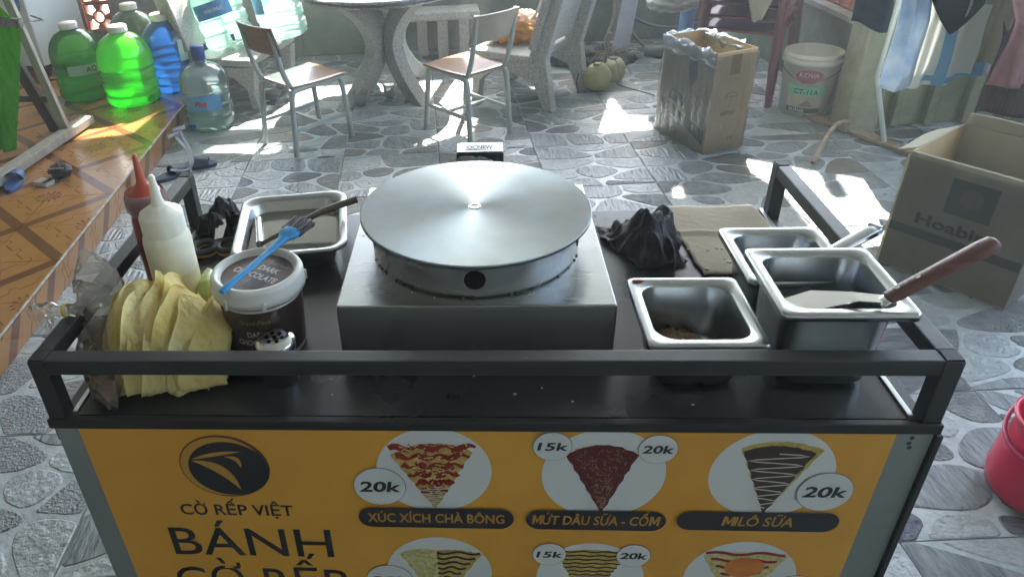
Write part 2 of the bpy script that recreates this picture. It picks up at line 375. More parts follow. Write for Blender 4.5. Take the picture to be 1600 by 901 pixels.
# ---- walls
plaster = M('green_plaster', (.13, .155, .115), .9, c2=(.22, .25, .19), ns=5, nd=8, ramp=(.35, .7), bump=.4, bs=30)
terra = M('terracotta', (.34, .10, .05), .85, c2=(.45, .16, .09), ns=12)
def breeze(parent, c, ax, sz=.2, dp=.07):
    """one pierced terracotta block standing in the wall; ax 'u' or 'v' is the wall's run"""
    g = G(); R1, R2 = .036, .050
    T = Matrix.Rotation(PI/2, 4, 'X')
    def ring(p, q):
        n = len(p); vs = [(x, y, z) for z in (-dp/2, dp/2) for x, y in p] + [(x, y, z) for z in (-dp/2, dp/2) for x, y in q]
        fs = []
        for i in range(n):
            k = (i+1) % n; fs += [(i, k, n+k, n+i), (2*n+k, 2*n+i, 3*n+i, 3*n+k), (i, 2*n+i, 2*n+k, k), (n+k, 3*n+k, 3*n+i, n+i)]
        g.add(vs, fs, 0, False, T)
    ring(circ(0, 0, R1, 20), circ(0, 0, R2, 20))
    h = sz/2
    ring([(-h+.012, -h+.012), (h-.012, -h+.012), (h-.012, h-.012), (-h+.012, h-.012)], [(-h+.001, -h+.001), (h-.001, -h+.001), (h-.001, h-.001), (-h+.001, h-.001)])
    for a in range(4):
        A = a*PI/2; p = [(R2-.004, -.012), (h-.014, -.03), (h-.014, .03), (R2-.004, .012)]
        g.prism([(x*math.cos(A)-y*math.sin(A), x*math.sin(A)+y*math.cos(A)) for x, y in p], -dp/2+.003, dp/2-.003, T=T)
    return g.build('breeze_block', terra, parent, c, rz=0 if ax == 'u' else PI/2)
WV, WH = 5.02, .86
wl = thing('yard_wall', 'mottled green plaster wall behind the round table', 'wall', (*Y(0, WV), 0), YT)
g = G(); g.box((-.065, .06, WH/2-.06), (4.63, .12, WH+.12)); g.build('plaster', plaster, wl, bev=.006)
g = G(); g.box((-.065, .06, WH+.02), (4.66, .16, .04)); g.build('coping', M('concrete', (.34, .34, .31), .9, c2=(.45, .44, .4), ns=8), wl, bev=.004)
for u in (-1.05, .75, 1.5):
    g = G(); g.box((u, -.02, WH/2), (.16, .06, WH)); g.build('pilaster', plaster, wl, bev=.004)
wb = thing('breeze_block_wall', 'pierced terracotta block wall behind the green water jugs', 'wall', (*Y(-2.385, WV), 0), YT)
g = G(); g.box((-.525, .06, .10), (1.05, .12, .31)); g.build('base_wall', plaster, wb)
g = G(); g.box((-.525, .06, WH-.03), (1.05, .12, .14)); g.build('lintel', plaster, wb)
for k in range(5):
    for q in range(2): breeze(wb, (-.105-.21*k, .06, .358+.205*q), 'u')
g = G(); g.box((-1.85, .06, WH/2-.06), (1.6, .12, WH+.12)); g.build('plaster', plaster, wb, bev=.005)
g = G(); g.box((-.235, -.005, .62), (.035, .05, .72)); g.build('post', M('dark_wood', (.035, .02, .014), .6), wb)
g = G(); g.box((-.315, -.005, .62), (.035, .05, .72)); g.build('post', MATS['dark_wood'], wb)
wr = thing('side_wall', 'dark green side wall with pierced blocks behind the paint bucket', 'wall', (*Y(2.315, 3.06), 0), YT)
g = G(); g.box((.06, 1.02, .18), (.12, 1.95, .60)); g.build('plaster', plaster, wr, bev=.004)
g = G(); g.box((.05, 1.02, .495), (.17, 1.96, .03)); g.build('sill', MATS['concrete'], wr, bev=.004)
for k in range(9):
    for q in range(2): breeze(wr, (.06, .16+.21*k, .615+.205*q), 'v')
g = G(); g.box((.06, 1.02, .97), (.12, 1.96, .1)); g.build('lintel', plaster, wr)
olive = M('olive_plaster', (.19, .20, .115), .9, c2=(.30, .31, .2), ns=6, nd=7, bump=.35, bs=25)
wp = thing('panel_wall', 'olive plaster wall with upright ribs behind the hanging clothes', 'wall', (*Y(2.22, 2.98), 0), YT)
g = G(); g.box((1.3, .06, .50), (2.6, .10, 1.2)); g.build('plaster', olive, wp, bev=.004)
g = G(); g.box((.03, .0, .56), (.17, .17, 1.12)); g.build('pier', olive, wp, bev=.012)
for u in (.24, .42, .62, .84, 1.1): g = G(); g.box((u, -.012, .55), (.05, .05, 1.08)); g.build('rib', olive, wp, bev=.008)
# the house and boundary that close the yard behind and beside the camera
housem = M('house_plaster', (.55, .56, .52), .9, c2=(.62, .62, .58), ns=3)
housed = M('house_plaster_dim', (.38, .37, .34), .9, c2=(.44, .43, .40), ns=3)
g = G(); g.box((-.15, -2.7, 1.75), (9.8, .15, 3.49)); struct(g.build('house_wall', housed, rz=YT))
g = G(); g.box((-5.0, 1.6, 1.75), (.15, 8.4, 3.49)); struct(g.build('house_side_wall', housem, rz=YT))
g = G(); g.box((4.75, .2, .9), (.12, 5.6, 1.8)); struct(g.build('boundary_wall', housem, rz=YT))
g = G(); g.box((-4.3, 7.6, 2.6), (2.4, 4.0, 5.2)); struct(g.build('sky_block', housem, rz=YT))  # unseen block added to narrow the strip of sky that reflections see
# unseen roof sheet; its gaps and far edge are invented to shape the sun patches
RZ = 3.5; k = RZ/math.tan(SUN_EL); shx, shy = math.sin(SUN_AZ)*k, math.cos(SUN_AZ)*k
def unY(x, y): return (x*CT+y*ST, -x*ST+y*CT)
holes = [[(1.30, 2.80), (1.335, 2.56), (1.40, 2.40), (1.40, 1.95), (1.60, 1.72), (2.05, 1.80), (2.05, 2.36)],
         [(.905, 2.33), (.935, 2.325), (.965, 2.45), (.935, 2.46)],
         [(.685, 3.155), (.965, 3.185), (.985, 3.416), (.87, 3.424), (.838, 3.761)], [(-1.53, 2.99), (-1.48, 3.10), (-1.115, 3.12), (-1.085, 2.99), (-1.144, 2.95)], [(.347, 3.714), (.415, 3.568), (.436, 3.99), (.355, 4.01)], [(.08, 3.50), (.30, 3.46), (.32, 3.74), (.10, 3.76)]]
bm = bmesh.new(); ed = []
edge_ = [(5.0, 4.3), (.0, 4.3), (.03, 3.62), (-.05, 3.05), (-1.03, 3.03), (-1.05, 3.42), (-1.56, 3.44), (-1.93, 3.46), (-1.95, 3.05), (-2.27, 3.0), (-2.29, 4.4), (-5.2, 4.4)]   # far edge cut to shade the floor, given as its shadow outline
su, sv = unY(shx, shy)
for lp in [[(-5.2, -3.2), (5.0, -3.2)] + [(unY(a, b)[0]+su if -5 < a < 4.9 else a, b+sv) for a, b in edge_]] + [[unY(x+shx, y+shy) for x, y in h_] for h_ in holes]:
    vs = [bm.verts.new((a, b, RZ)) for a, b in lp]
    ed += [bm.edges.new((vs[i], vs[(i+1) % len(vs)])) for i in range(len(vs))]
bmesh.ops.triangle_fill(bm, edges=ed, use_beauty=True)
me = bpy.data.meshes.new('roof'); bm.to_mesh(me); bm.free(); me.materials.append(M('roof_sheet', (.55, .57, .56), .7, c2=(.62, .64, .63), ns=3))
roof = bpy.data.objects.new('roof', me); COL.objects.link(roof); roof.rotation_euler = (0, 0, YT); struct(roof); md = roof.modifiers.new('s', 'SOLIDIFY'); md.thickness = .03; md.offset = 1
steelp = M('painted_steel', (.12, .13, .13), .5)
for n_, u in enumerate((-4.2, -1.9, .42, 2.6, 4.6)):
    g = G(); g.box((u, 5.35, RZ/2-.03), (.07, .07, RZ+.06)); struct(g.build('roof_post', steelp, rz=YT))

# ================================================================ CART
HW, DP, CZ, RT, TB = .6335, .65, .80, .9086, .026
blk = M('black_frame_paint', (.014, .017, .017), .42, c2=(.09, .095, .09), ns=26, nd=9, ramp=(.66, .74), bump=.05, bs=200, rvar=.10, spec=.5)
ctop = M('black_counter', (.010, .0115, .013), .28, c2=(.020, .021, .021), ns=6, nd=4, ramp=(.45, .80), rvar=.03, spec=.55)
alu = M('grey_aluminium_panel', (.20, .235, .225), .5, metal=.25, c2=(.25, .28, .27), ns=3, rvar=.08)
rub = M('black_rubber', (.008, .008, .008), .6)
steel = M('stainless', (.34, .355, .35), .27, metal=1, c2=(.345, .36, .355), ns=4, nd=2, rvar=.02, stretch=(1, 8, 1))
steel2 = M('stainless_soft', (.40, .42, .42), .27, metal=1, c2=(.43, .45, .45), ns=3, nd=1, rvar=.02)
cart = thing('food_cart', 'black framed crepe cart with an orange menu board on its front', 'food cart', (0, 0, 0))
g = G(); g.box((0, DP/2+.004, CZ-.008), (1.19, DP-.012, .016)); g.build('counter_top', ctop, cart, bev=.001)
g = G(); g.box((0, .002, CZ-.008), (2*HW+.006, .012, .017)); g.build('front_edging', rub, cart, bev=.002)
for s in (-1, 1):
    g = G(); g.box((s*.600, DP/2+.004, CZ-.003), (.008, DP-.02, .013)); g.build('gap_strip', M('gap_strip_bright', (.6, .62, .62), .3, metal=.9), cart, bev=.001)  # added bright strip standing in for lit floor seen through the side gap
    g = G(); g.box((s*(HW-TB/2), DP/2, CZ-.03), (TB, DP-.004, .03)); g.build('side_bearer', blk, cart, bev=.001)
    g = G(); g.beam((s*(HW-TB/2), TB, RT-TB/2), (s*(HW-TB/2), DP-TB, RT-TB/2), TB-.0008, TB-.0008); g.build('side_rail', blk, cart, bev=.002)
    for y in (TB/2, DP-TB/2):
        g = G(); g.box((s*(HW-TB/2), y, (CZ-.016+RT-.002)/2), (TB, TB, RT-.002-CZ+.016)); p = g.build('post', blk, cart, bev=.002)
        g = G(); g.box((s*(HW-TB/2), y, RT-.0008), (TB-.003, TB-.003, .0030)); g.build('end_cap', rub, p, bev=.001)
        g = G(); g.box((s*(HW-TB/2), y+(.003 if y < .3 else 0), .42), (TB, TB, .66)); g.build('leg', blk, cart, bev=.002)
        g = G(); g.lathe([(.001, -.014), (.03, -.014), (.04, -.006), (.04, .006), (.03, .014), (.001, .014)], 20); cw = g.build('caster_wheel', rub, cart, (s*(HW-.06), y+(.06 if y < .3 else -.06), .0405), rot=(0, PI/2, 0))
    g = G(); g.box((s*(HW-.004), DP/2, .43), (.006, DP-2*TB-.004, .70)); g.build('side_panel', alu, cart)
    if s > 0: g = G(); g.box((HW+.001, -.001, .43), (.010, .012, .705)); g.build('corner_trim', rub, cart, bev=.002)
g = G(); g.beam((-HW+TB, TB/2, RT-TB/2), (HW-TB, TB/2, RT-TB/2), TB-.0006, TB-.0006); g.build('front_rail', blk, cart, bev=.002)
g = G(); g.box((0, DP/2, .09), (2*HW-.02, DP-.06, .02)); g.build('lower_shelf', blk, cart)
g = G(); g.box((0, -.0003, .435), (2*HW-.009, .0012, .70)); g.build('front_panel', alu, cart)
for z in (.775, .765, .757): g = G(); g.disc((0, 0, 0), .0035, 12, T=Matrix.Translation((.602+.003*math.sin(z*900), -.0012, z)) @ Matrix.Rotation(PI/2, 4, 'X')); g.build('screw_hole', rub, cart)
# ---- printed sign sheet
def flat(polys, y, mat, parent, name):
    g = G()
    for p in polys: g.add([(a, y, b) for a, b in p], [tuple(range(len(p)))])
    return g.build(name, mat, parent)
def ribbons(lst, y, mat, parent, name):
    g = G()
    for pts, wd in lst:
        v, f = ribbon(pts, wd); g.add([(a, y, b) for a, b in v], f)
    return g.build(name, mat, parent)
ink = M('print_black', (.012, .013, .017), .45); wht = M('print_white', (.60, .64, .63), .4)
yel = M('sign_orange', (.60, .30, .03), .36, c2=(.66, .35, .045), ns=3, spec=.4, bump=.25, bs=6, bd=.004)
oin = M('print_ochre', (.45, .24, .03), .4)
g = G(); g.add([(-.594, -.0012, .79), (.580, -.0012, .79), (.572, -.0012, .095), (-.586, -.0012, .095)], [(0, 3, 2, 1)])
sign = g.build('menu_sheet', yel, cart); sign['label'] = 'orange printed menu sheet with six crepe pictures'
def pl(cx, cz, y): return lambda a, b: (cx+a, y, cz+b)
flat([circ(-.384, .706, .070, 48, .0655)], -.0018, M('print_brown', (.10, .035, .012), .4), sign, 'logo_ring')
flat([circ(-.386, .7055, .066, 48, .062)], -.0022, oin, sign, 'logo_ring')
flat([circ(-.378, .702, .0625, 48, .0565)], -.0026, ink, sign, 'logo_disc')
def leaf(a, b, c1, c2, n=14):
    up = []; dn = []
    for i in range(n+1):
        t = i/n; f = lambda p, q, c: (1-t)**2*p+2*t*(1-t)*c+t*t*q
        up.append((f(a[0], b[0], c1[0]), f(a[1], b[1], c1[1]))); dn.append((f(a[0], b[0], c2[0]), f(a[1], b[1], c2[1])))
    return up+dn[::-1][1:-1]
flat([leaf((-.432, .722), (-.352, .739), (-.40, .742), (-.40, .727)), leaf((-.433, .719), (-.366, .657), (-.372, .726), (-.395, .700)), leaf((-.381, .728), (-.358, .704), (-.350, .735), (-.362, .724))], -.003, oin, sign, 'logo_leaf')
lettering('CỜ RẾP VIỆT', pl(-.383, .598, -.002), ink, sign, .184, .025, bold=.017)
lettering('BÁNH', pl(-.372, .499, -.002), ink, sign, .27, .071, bold=.004)
lettering('CỜ RẾP', pl(-.371, .399, -.002), ink, sign, .30, .071, bold=.004)
def pill(x0, x1, z, h, txt, wd, shear=0):
    r = h/2; p = [(x1-r+r*math.cos(a), z+r*math.sin(a)) for a in [(-90+180*k/12)*PI/180 for k in range(13)]] + [(x0+r-r*math.cos(a), z-r*math.sin(a)) for a in [(-90+180*k/12)*PI/180 for k in range(13)]]
    o = flat([p], -.0040, ink, sign, 'caption_pill')
    if txt: lettering(txt, pl((x0+x1)/2, z-.0095, -.0044), oin, o, wd, .0205, bold=.019, shear=shear)
def badge(x, z, r, txt):
    flat([circ(x, z, r+.0009, 36)], -.0030, M('print_grey', (.13, .12, .1), .5), sign, 'badge_outline')
    o = flat([circ(x, z, r, 36)], -.0034, wht, sign, 'price_badge')
    if txt: lettering(txt, pl(x, z-r*.25, -.0038), ink, o, r*1.62, r*.56, bold=.028, shear=.12)
def disc(x, z, r): return flat([circ(x, z, r, 56)], -.0016, wht, sign, 'picture_disc')
def slc(a, b, top, tip, n=12):
    o = []
    for i in range(n+1):
        t = i/n; o.append(((1-t)**2*a[0]+2*t*(1-t)*top[0]+t*t*b[0]+.0015*math.sin(i*2.3), (1-t)**2*a[1]+2*t*(1-t)*top[1]+t*t*b[1]+.0022*math.sin(i*3.1)))
    for i in range(1, n):
        t = i/n; o.append((b[0]+(tip[0]-b[0])*t+.0014*math.sin(i*2.7), b[1]+(tip[1]-b[1])*t))
    o.append(tip)
    for i in range(1, n):
        t = i/n; o.append((tip[0]+(a[0]-tip[0])*t+.0014*math.sin(i*3.3), tip[1]+(a[1]-tip[1])*t))
    return o
def zig(x0, x1, z0, z1, n, tipx=None, amp=1):
    p = []
    for i in range(n*8+1):
        t = i/(n*8); c = (x0+x1)/2; k = 1-t*amp; w_ = (x1-x0)/2*k; cc = c+((tipx if tipx is not None else c)-c)*t
        p.append((cc+w_*math.sin(2*PI*n*t), z0+(z1-z0)*t))
    return p
crepe_y = M('print_crepe', (.50, .40, .10), .5, c2=(.36, .27, .06), ns=90, ramp=(.4, .6)); sauce = M('print_ketchup', (.30, .012, .010), .4, c2=(.2, .01, .008), ns=80)
jam = M('print_jam', (.14, .010, .008), .45, c2=(.045, .006, .005), ns=120, ramp=(.4, .6)); choc = M('print_chocolate', (.022, .013, .009), .4, c2=(.04, .02, .012), ns=60); cream = M('print_cream', (.62, .58, .48), .4)
green_c = M('print_floss', (.40, .38, .12), .5, c2=(.58, .55, .25), ns=160, ramp=(.4, .6))
disc(-.064, .701, .0865)
s1 = flat([slc((-.128, .735), (-.006, .742), (-.062, .778), (-.064, .618))], -.0021, crepe_y, sign, 'crepe_picture')
for i in range(6):
    t = i/6.4; zz = .748-.115*t; hw_ = .058*(1-t)+.006; ribbons([([( -.065-hw_+2*hw_*q/20, zz+.004*math.sin(q*1.1+i)+.004*q/20) for q in range(21)], lambda q, i=i: .009+.004*math.sin(q*17+i))], -.0025, sauce, s1, 'sauce_stroke')
ribbons([(zig(-.09, -.038, .668, .632, 4, -.064, .6), .0016)], -.0029, cream, s1, 'sauce_stroke')
rr_ = random.Random(9); bits = [[], []]
for _ in range(150):
    t = rr_.random()**1.2; zz = .757-.112*t; xx = -.064+(rr_.random()-.5)*.108*(1-t*.95); a = rr_.random()*PI; l = rr_.uniform(.002, .006)
    bits[rr_.random() < .45].append(([(xx-l*math.cos(a), zz-l*math.sin(a)*.5), (xx, zz+.001), (xx+l*math.cos(a), zz+l*math.sin(a)*.5)], rr_.uniform(.0012, .003)))
ribbons(bits[0], -.0027, M('print_shred', (.62, .52, .18), .5), s1, 'topping_shreds'); ribbons(bits[1], -.0028, M('print_dark_sauce', (.16, .008, .007), .4), s1, 'sauce_flecks')
pill(-.187, .057, .600, .045, 'XÚC XÍCH CHÀ BÔNG', .215); badge(-.148, .668, .0395, '20k')
disc(.187, .697, .0905)
s2 = flat([slc((.130, .738), (.234, .739), (.182, .778), (.190, .614))], -.0021, jam, sign, 'crepe_picture')
rr_ = random.Random(3); seeds = []
for _ in range(130):
    t = rr_.random(); zz = .75-.125*t; xx = .183+.006*t+(rr_.random()-.5)*.088*(1-t); a = rr_.random()*PI; l = .0035
    seeds.append(([(xx-l*math.cos(a)/1, zz-l*math.sin(a)), (xx+l*math.cos(a), zz+l*math.sin(a))], .0007))
ribbons(seeds, -.0025, M('print_sesame', (.42, .24, .16), .5), s2, 'sprinkles')
pill(.076, .289, .600, .044, 'MỨT DÂU SỮA - CỐM', .195, .1); badge(.110, .755, .0275, '15k'); badge(.260, .751, .0275, '20k')
disc(.427, .701, .0885)
s3 = flat([slc((.376, .754), (.490, .752), (.424, .782), (.430, .618))], -.0021, crepe_y, sign, 'crepe_picture')
flat([slc((.380, .748), (.480, .746), (.424, .772), (.430, .618))], -.0024, choc, s3, 'filling')
ribbons([(zig(.386, .474, .744, .632, 6, .430, .75), .0021)], -.0028, cream, s3, 'cream_stroke')
pill(.305, .544, .603, .042, 'MILÔ SỮA', .105, .15); badge(.509, .668, .039, '20k')
disc(-.064, .465, .087)
s4 = flat([slc((-.128, .511), (-.064, .520), (-.10, .530), (-.064, .385))], -.0021, green_c, sign, 'crepe_picture')
s4b = flat([slc((-.066, .520), (.006, .512), (-.03, .528), (-.062, .385))], -.0021, crepe_y, s4, 'crepe_half')
ribbons([([(-.066+(.07-.008*i)*q/12, .515-.0125*i-.003*math.sin(q*.8)) for q in range(13)], .005) for i in range(7)], -.0025, choc, s4, 'sauce_stroke')
bits = []
for _ in range(170):
    t = rr_.random(); zz = .515-.09*t; xx = -.095+.016*t+(rr_.random()-.5)*.054*(1-t*.5); a = rr_.random()*PI; l = rr_.uniform(.002, .005)
    bits.append(([(xx-l*math.cos(a), zz-l*math.sin(a)), (xx+l*math.cos(a), zz+l*math.sin(a))], .0010))
ribbons(bits, -.0026, M('print_pale_shred', (.66, .62, .34), .5), s4, 'topping_shreds')
pill(-.187, .057, .355, .045, None, 0); badge(-.148, .442, .0395, '20k')
disc(.183, .457, .087)
s5 = flat([slc((.126, .520), (.236, .520), (.18, .538), (.184, .380))], -.0021, crepe_y, sign, 'crepe_picture')
ribbons([([(.125+.004*i+(.116-.008*i)*q/16, .524-.0095*i+.0012*math.sin(q*1.3+i)) for q in range(17)], .0034) for i in range(9)], -.0025, choc, s5, 'sauce_stroke')
pill(.076, .289, .355, .045, None, 0); badge(.115, .517, .0262, '15k'); badge(.248, .517, .0262, '20k')
disc(.421, .466, .088)
s6 = flat([slc((.358, .520), (.486, .522), (.42, .535), (.424, .38))], -.0021, green_c, sign, 'crepe_picture')
ribbons([([(.360+.01*i+(.122-.02*i)*q/16, .526-.016*i+.003*math.sin(q*.7+i)) for q in range(17)], .006) for i in range(6)], -.0025, sauce, s6, 'sauce_stroke')
flat([circ(.424, .494, .031, 30, .024)], -.0029, M('print_yolk', (.62, .22, .03), .35, c2=(.5, .15, .02), ns=25), s6, 'egg_yolk')
pill(.305, .544, .355, .042, None, 0); badge(.510, .437, .039, None)

# ================================================================ ON THE CART
def brushed(name, col, rough, aniso, radial=True):
    m = bpy.data.materials.new(name); m.use_nodes = True; t = m.node_tree; b = t.nodes['Principled BSDF']; L = t.links.new
    b.inputs['Base Color'].default_value = (*col, 1); b.inputs['Metallic'].default_value = 1; b.inputs['Roughness'].default_value = rough; b.inputs['Anisotropic'].default_value = aniso
    tg_ = t.nodes.new('ShaderNodeTangent'); tg_.direction_type = 'RADIAL'; tg_.axis = 'Z'; L(tg_.outputs[0], b.inputs['Tangent']); b.inputs['Anisotropic Rotation'].default_value = 0
    tc = t.nodes.new('ShaderNodeTexCoord'); ln = t.nodes.new('ShaderNodeVectorMath'); ln.operation = 'LENGTH'; L(tc.outputs['Object'], ln.inputs[0])
    n = t.nodes.new('ShaderNodeTexNoise'); n.noise_dimensions = '1D'; n.inputs['Scale'].default_value = 900; n.inputs['Detail'].default_value = 3; L(ln.outputs['Value'], n.inputs['W'])
    mr = t.nodes.new('ShaderNodeMapRange'); mr.inputs['To Min'].default_value = rough-.025; mr.inputs['To Max'].default_value = rough+.03; L(n.outputs['Fac'], mr.inputs[0]); L(mr.outputs[0], b.inputs['Roughness'])
    n2 = t.nodes.new('ShaderNodeTexNoise'); n2.inputs['Scale'].default_value = 14; n2.inputs['Detail'].default_value = 6; L(tc.outputs['Object'], n2.inputs[0])
    cr = t.nodes.new('ShaderNodeValToRGB'); cr.color_ramp.elements[0].position = .3; cr.color_ramp.elements[1].position = .75; cr.color_ramp.elements[0].color = (col[0]*.88, col[1]*.80, col[2]*.70, 1); cr.color_ramp.elements[1].color = (*col, 1); L(n2.outputs[0], cr.inputs[0]); L(cr.outputs[0], b.inputs['Base Color'])
    return m
cm = thing('crepe_maker', 'stainless steel crepe maker with a round brushed plate, centre of the counter', 'crepe maker', (0, .348, CZ))
g = G(); g.box((0, 0, .0535), (.425, .425, .105)); g.build('base', steel, cm, bev=.003, bseg=3)
PYc = -.018
g = G(); seg = 96; hr = .0165
# uncut skirt; its round draught holes are laid on below as dark discs
def skirt():
    R_, z0, z1 = .174, .1062, .168; n = 120; rows = 8; q = G(); holes_ = (-PI/2, -PI/2-1.32, -PI/2+1.32, PI/2)
    vs = []; idx = {}
    for j in range(rows+1):
        for i in range(n): idx[i, j] = len(vs); a = 2*PI*i/n; vs.append((R_*math.cos(a), R_*math.sin(a), z0+(z1-z0)*j/rows))
    fs = [(idx[i, j], idx[(i+1) % n, j], idx[(i+1) % n, j+1], idx[i, j+1]) for j in range(rows) for i in range(n)]
    q.add(vs, fs, 0, True); return q, holes_, R_
q, hol, RS = skirt(); sk = q.build('skirt', steel2, cm, (0, PYc, 0), sol=.002)
for a in hol:
    g = G(); cxx, cyy = (RS+.0014)*math.cos(a), (RS+.0014)*math.sin(a)
    vs = []
    for k_ in range(28):
        b_ = 2*PI*k_/28; da = hr*math.cos(b_)/RS; vs.append(((RS+.0016)*math.cos(a+da), (RS+.0016)*math.sin(a+da), .140+hr*math.sin(b_)))
    g.add(vs, [tuple(range(28))]); g.build('draught_hole', M('hole_shade', (.004, .004, .006), .95, spec=.1), sk, (0, 0, 0))  # flat black disc for the shade inside each draught hole
g = G(); rw = random.Random(8)
for k_ in range(26):
    a = -PI/2+rw.uniform(-1.3, 1.3); g.blob(((RS+.001)*math.cos(a), (RS+.001)*math.sin(a), .1065), (.0022, .0022, .0018), .3, 2, 8, k_)
g.build('weld_beads', M('weld', (.10, .09, .08), .5, metal=.8), sk)['kind'] = 'stuff'
PR = .1935
g = G(); g.lathe([(.0001, 0), (.014, 0), (PR-.0012, 0), (PR, -.0012), (PR, -.0055), (PR-.002, -.0065), (.0001, -.0065)], 128); pt_ = g.build('plate', brushed('brushed_plate', (.34, .385, .395), .42, 1.0), cm, (0, PYc, .1755))
for p in pt_.data.polygons: p.use_smooth = abs(p.normal.z) < .3
g = G(); g.lathe([(.0001, .0003), (.006, .0003), (.0075, .0009), (.0095, .0009), (.011, .0002)], 40); g.build('hub', steel2, pt_)
ct_ = thing('control_box', 'small black control box with a silver name plate behind the round plate', 'control box', (.0105, .622, CZ))
g = G(); g.box((0, 0, .080), (.095, .05, .160)); g.build('case', M('black_plastic', (.008, .009, .012), .35), ct_, bev=.003)
g = G(); g.box((0, 0, .1615), (.092, .047, .003)); g.build('name_plate', M('silver_plate', (.7, .74, .76), .35, metal=.7), ct_, bev=.001)
g = G(); g.box((0, -.003, .1635), (.062, .024, .0006)); g.build('name_window', wht, ct_)
lettering('OCNEW', lambda x, y: (x, y-.012, .1642), ink, ct_, .052, .018, bold=.03)
rag = M('grey_rag', (.30, .29, .25), .95, c2=(.42, .41, .37), ns=30, bump=.8, bs=120)
g = G(); g.blob((0, 0, 0), (.052, .017, .022), .7, 3.2, 48, 4, ridge=True); g.blob((-.035, -.006, -.01), (.02, .012, .02), .6, 3, 24, 9, ridge=True)
tag(g.build('rag', rag, None, (-.005, .586, CZ+.132)), 'crumpled grey rag lying against the black control box', 'rag')

# ---- squeeze bottles
def bottle(loc, rad, bm_, capm, fillm, label, k=1.0, rot=None):
    t = thing('squeeze_bottle', label, 'bottle', loc, rot=rot)
    up = [(rad, .150*k), (rad*.97, .160*k), (rad*.80, .171*k), (rad*.78, .176*k)]; lo = [(.0001, 0), (rad*.93, 0), (rad, .006)]
    if fillm:
        g = G(); g.lathe(lo+[(rad, .098*k)], 40); g.build('filled_body', fillm, t); g = G(); g.lathe([(rad, .0981*k)]+up, 40); g.build('body', bm_, t)
    else: g = G(); g.lathe(lo+up, 40); g.build('body', bm_, t)
    g = G(); g.lathe([(rad*.9, .168*k), (rad*.9, .198*k), (rad*.84, .203*k), (rad*.62, .2045*k), (rad*.56, .210*k), (.40*rad, .213*k), (.30*rad, .216*k)], 40, fx=lambda a, z: 1+.012*math.cos(30*a)); g.build('cap', capm, t)
    g = G(); g.lathe([(.30*rad, .2155*k), (.23*rad, .224*k), (.13*rad, .262*k), (.085*rad, .266*k), (.0001, .266*k)], 24); g.build('nozzle', capm, t)
    return t
mayo_b = M('milky_plastic', (.68, .63, .38), .32, c2=(.72, .67, .43), ns=3, sub=.3); mayo_c = M('milky_cap', (.78, .77, .64), .35, sub=.3)
redb = M('chilli_bottle', (.13, .018, .012), .3, c2=(.18, .028, .018), ns=6, sub=.1); redc = M('chilli_cap', (.42, .07, .045), .35, sub=.2)
bottle((-.515, .268, CZ), .0395, M('milky_wall', (.74, .73, .56), .32, c2=(.78, .77, .62), ns=3, sub=.3), mayo_c, mayo_b, 'milky white squeeze bottle of pale sauce in front of the red one', 1.02)
rb = bottle((-.565, .330, CZ), .0325, redb, redc, None, 'dark red squeeze bottle of chilli sauce beside the left rail', 1.06)
g = G(); g.lathe([(.033, .180), (.0355, .185), (.0355, .206), (.032, .216)], 32); g.build('clear_collar', clear('clear_collar', (.85, .75, .78), (.6, .5, .52), .5), rb)
# ---- clear plastic tube loop at the rear left post
g = G()
g.tube(smooth_pts([(0, 0, .115), (.004, .004, .16), (-.012, 0, .185), (-.018, -.004, .20)], 2), .0035, 8)
g.tube(smooth_pts([(-.045, .0, .118), (-.02, .004, .112), (.004, .003, .122), (.010, .004, .155), (-.002, .004, .19), (-.006, 0, .212)], 2), .0035, 8)
g.tube([(-.03, -.004, .196), (-.006, .0, .204)], [.006, .006], 8); g.tube([(-.018, 0, .208), (.006, .004, .215)], [.0055, .0055], 8); g.tube([(0, 0, -.0), (0, 0, .115)], .003, 8)
tag(g.build('plastic_tube', clear('clear_tube', (.9, .92, .95), (.7, .74, .8), .55, .4), None, (-.618, .664, CZ-.01), bev=0), 'clear plastic tube looped over the rear left rail post', 'tube')
# ---- chocolate tub
tub = thing('chocolate_tub', 'brown tub of dark chocolate with a white lid', 'tub', (-.343, .186, CZ))
tw = M('tub_white', (.60, .61, .56), .4); tbw = M('tub_wrap', (.030, .017, .013), .3, c2=(.055, .032, .025), ns=8, spec=.6)
TR = lambda z: .060+.0065*z/.12
g = G(); g.lathe([(.0001, 0), (.057, 0), (.060, .003), (TR(.108), .108)], 56); g.build('bucket', tw, tub)
g = G(); g.lathe([(TR(.012)+.0006, .012), (TR(.104)+.0006, .104)], 56); wrap = g.build('wrap', tbw, tub)
g = G(); g.lathe([(.0001, .136), (.0575, .136), (.060, .139), (.0615, .1445), (.066, .1455), (.0705, .143), (.0725, .139), (.0725, .126), (.0735, .124), (.0735, .115), (.069, .113), (.067, .118)], 64); lid = g.build('lid', tw, tub)
for a in (-118, -70, 20, 170):
    A = math.radians(a); g = G(); g.box((.0745*math.cos(A), .0745*math.sin(A), .119), (.004, .006, .016), A); g.build('lid_tab', tw, lid, bev=.001)
g = G(); g.disc((0, 0, .1368), .0565, 48); ll = g.build('lid_sticker', M('lid_print', (.06, .034, .026), .35, c2=(.11, .065, .05), ns=14, nd=2, stretch=(1, 3, 1)), lid)
g = G(); Tr = Matrix.Rotation(math.radians(-28), 4, 'Z'); g.add([(-.0, -.042, .1371), (.030, -.042, .1371), (.034, .045, .1371), (.008, .052, .1371)], [(0, 1, 2, 3)], 0, False, Matrix.Rotation(math.radians(-22), 4, 'Z')); g.build('sticker_band', ink, ll)
lt_m = M('print_pale', (.55, .50, .44), .4)
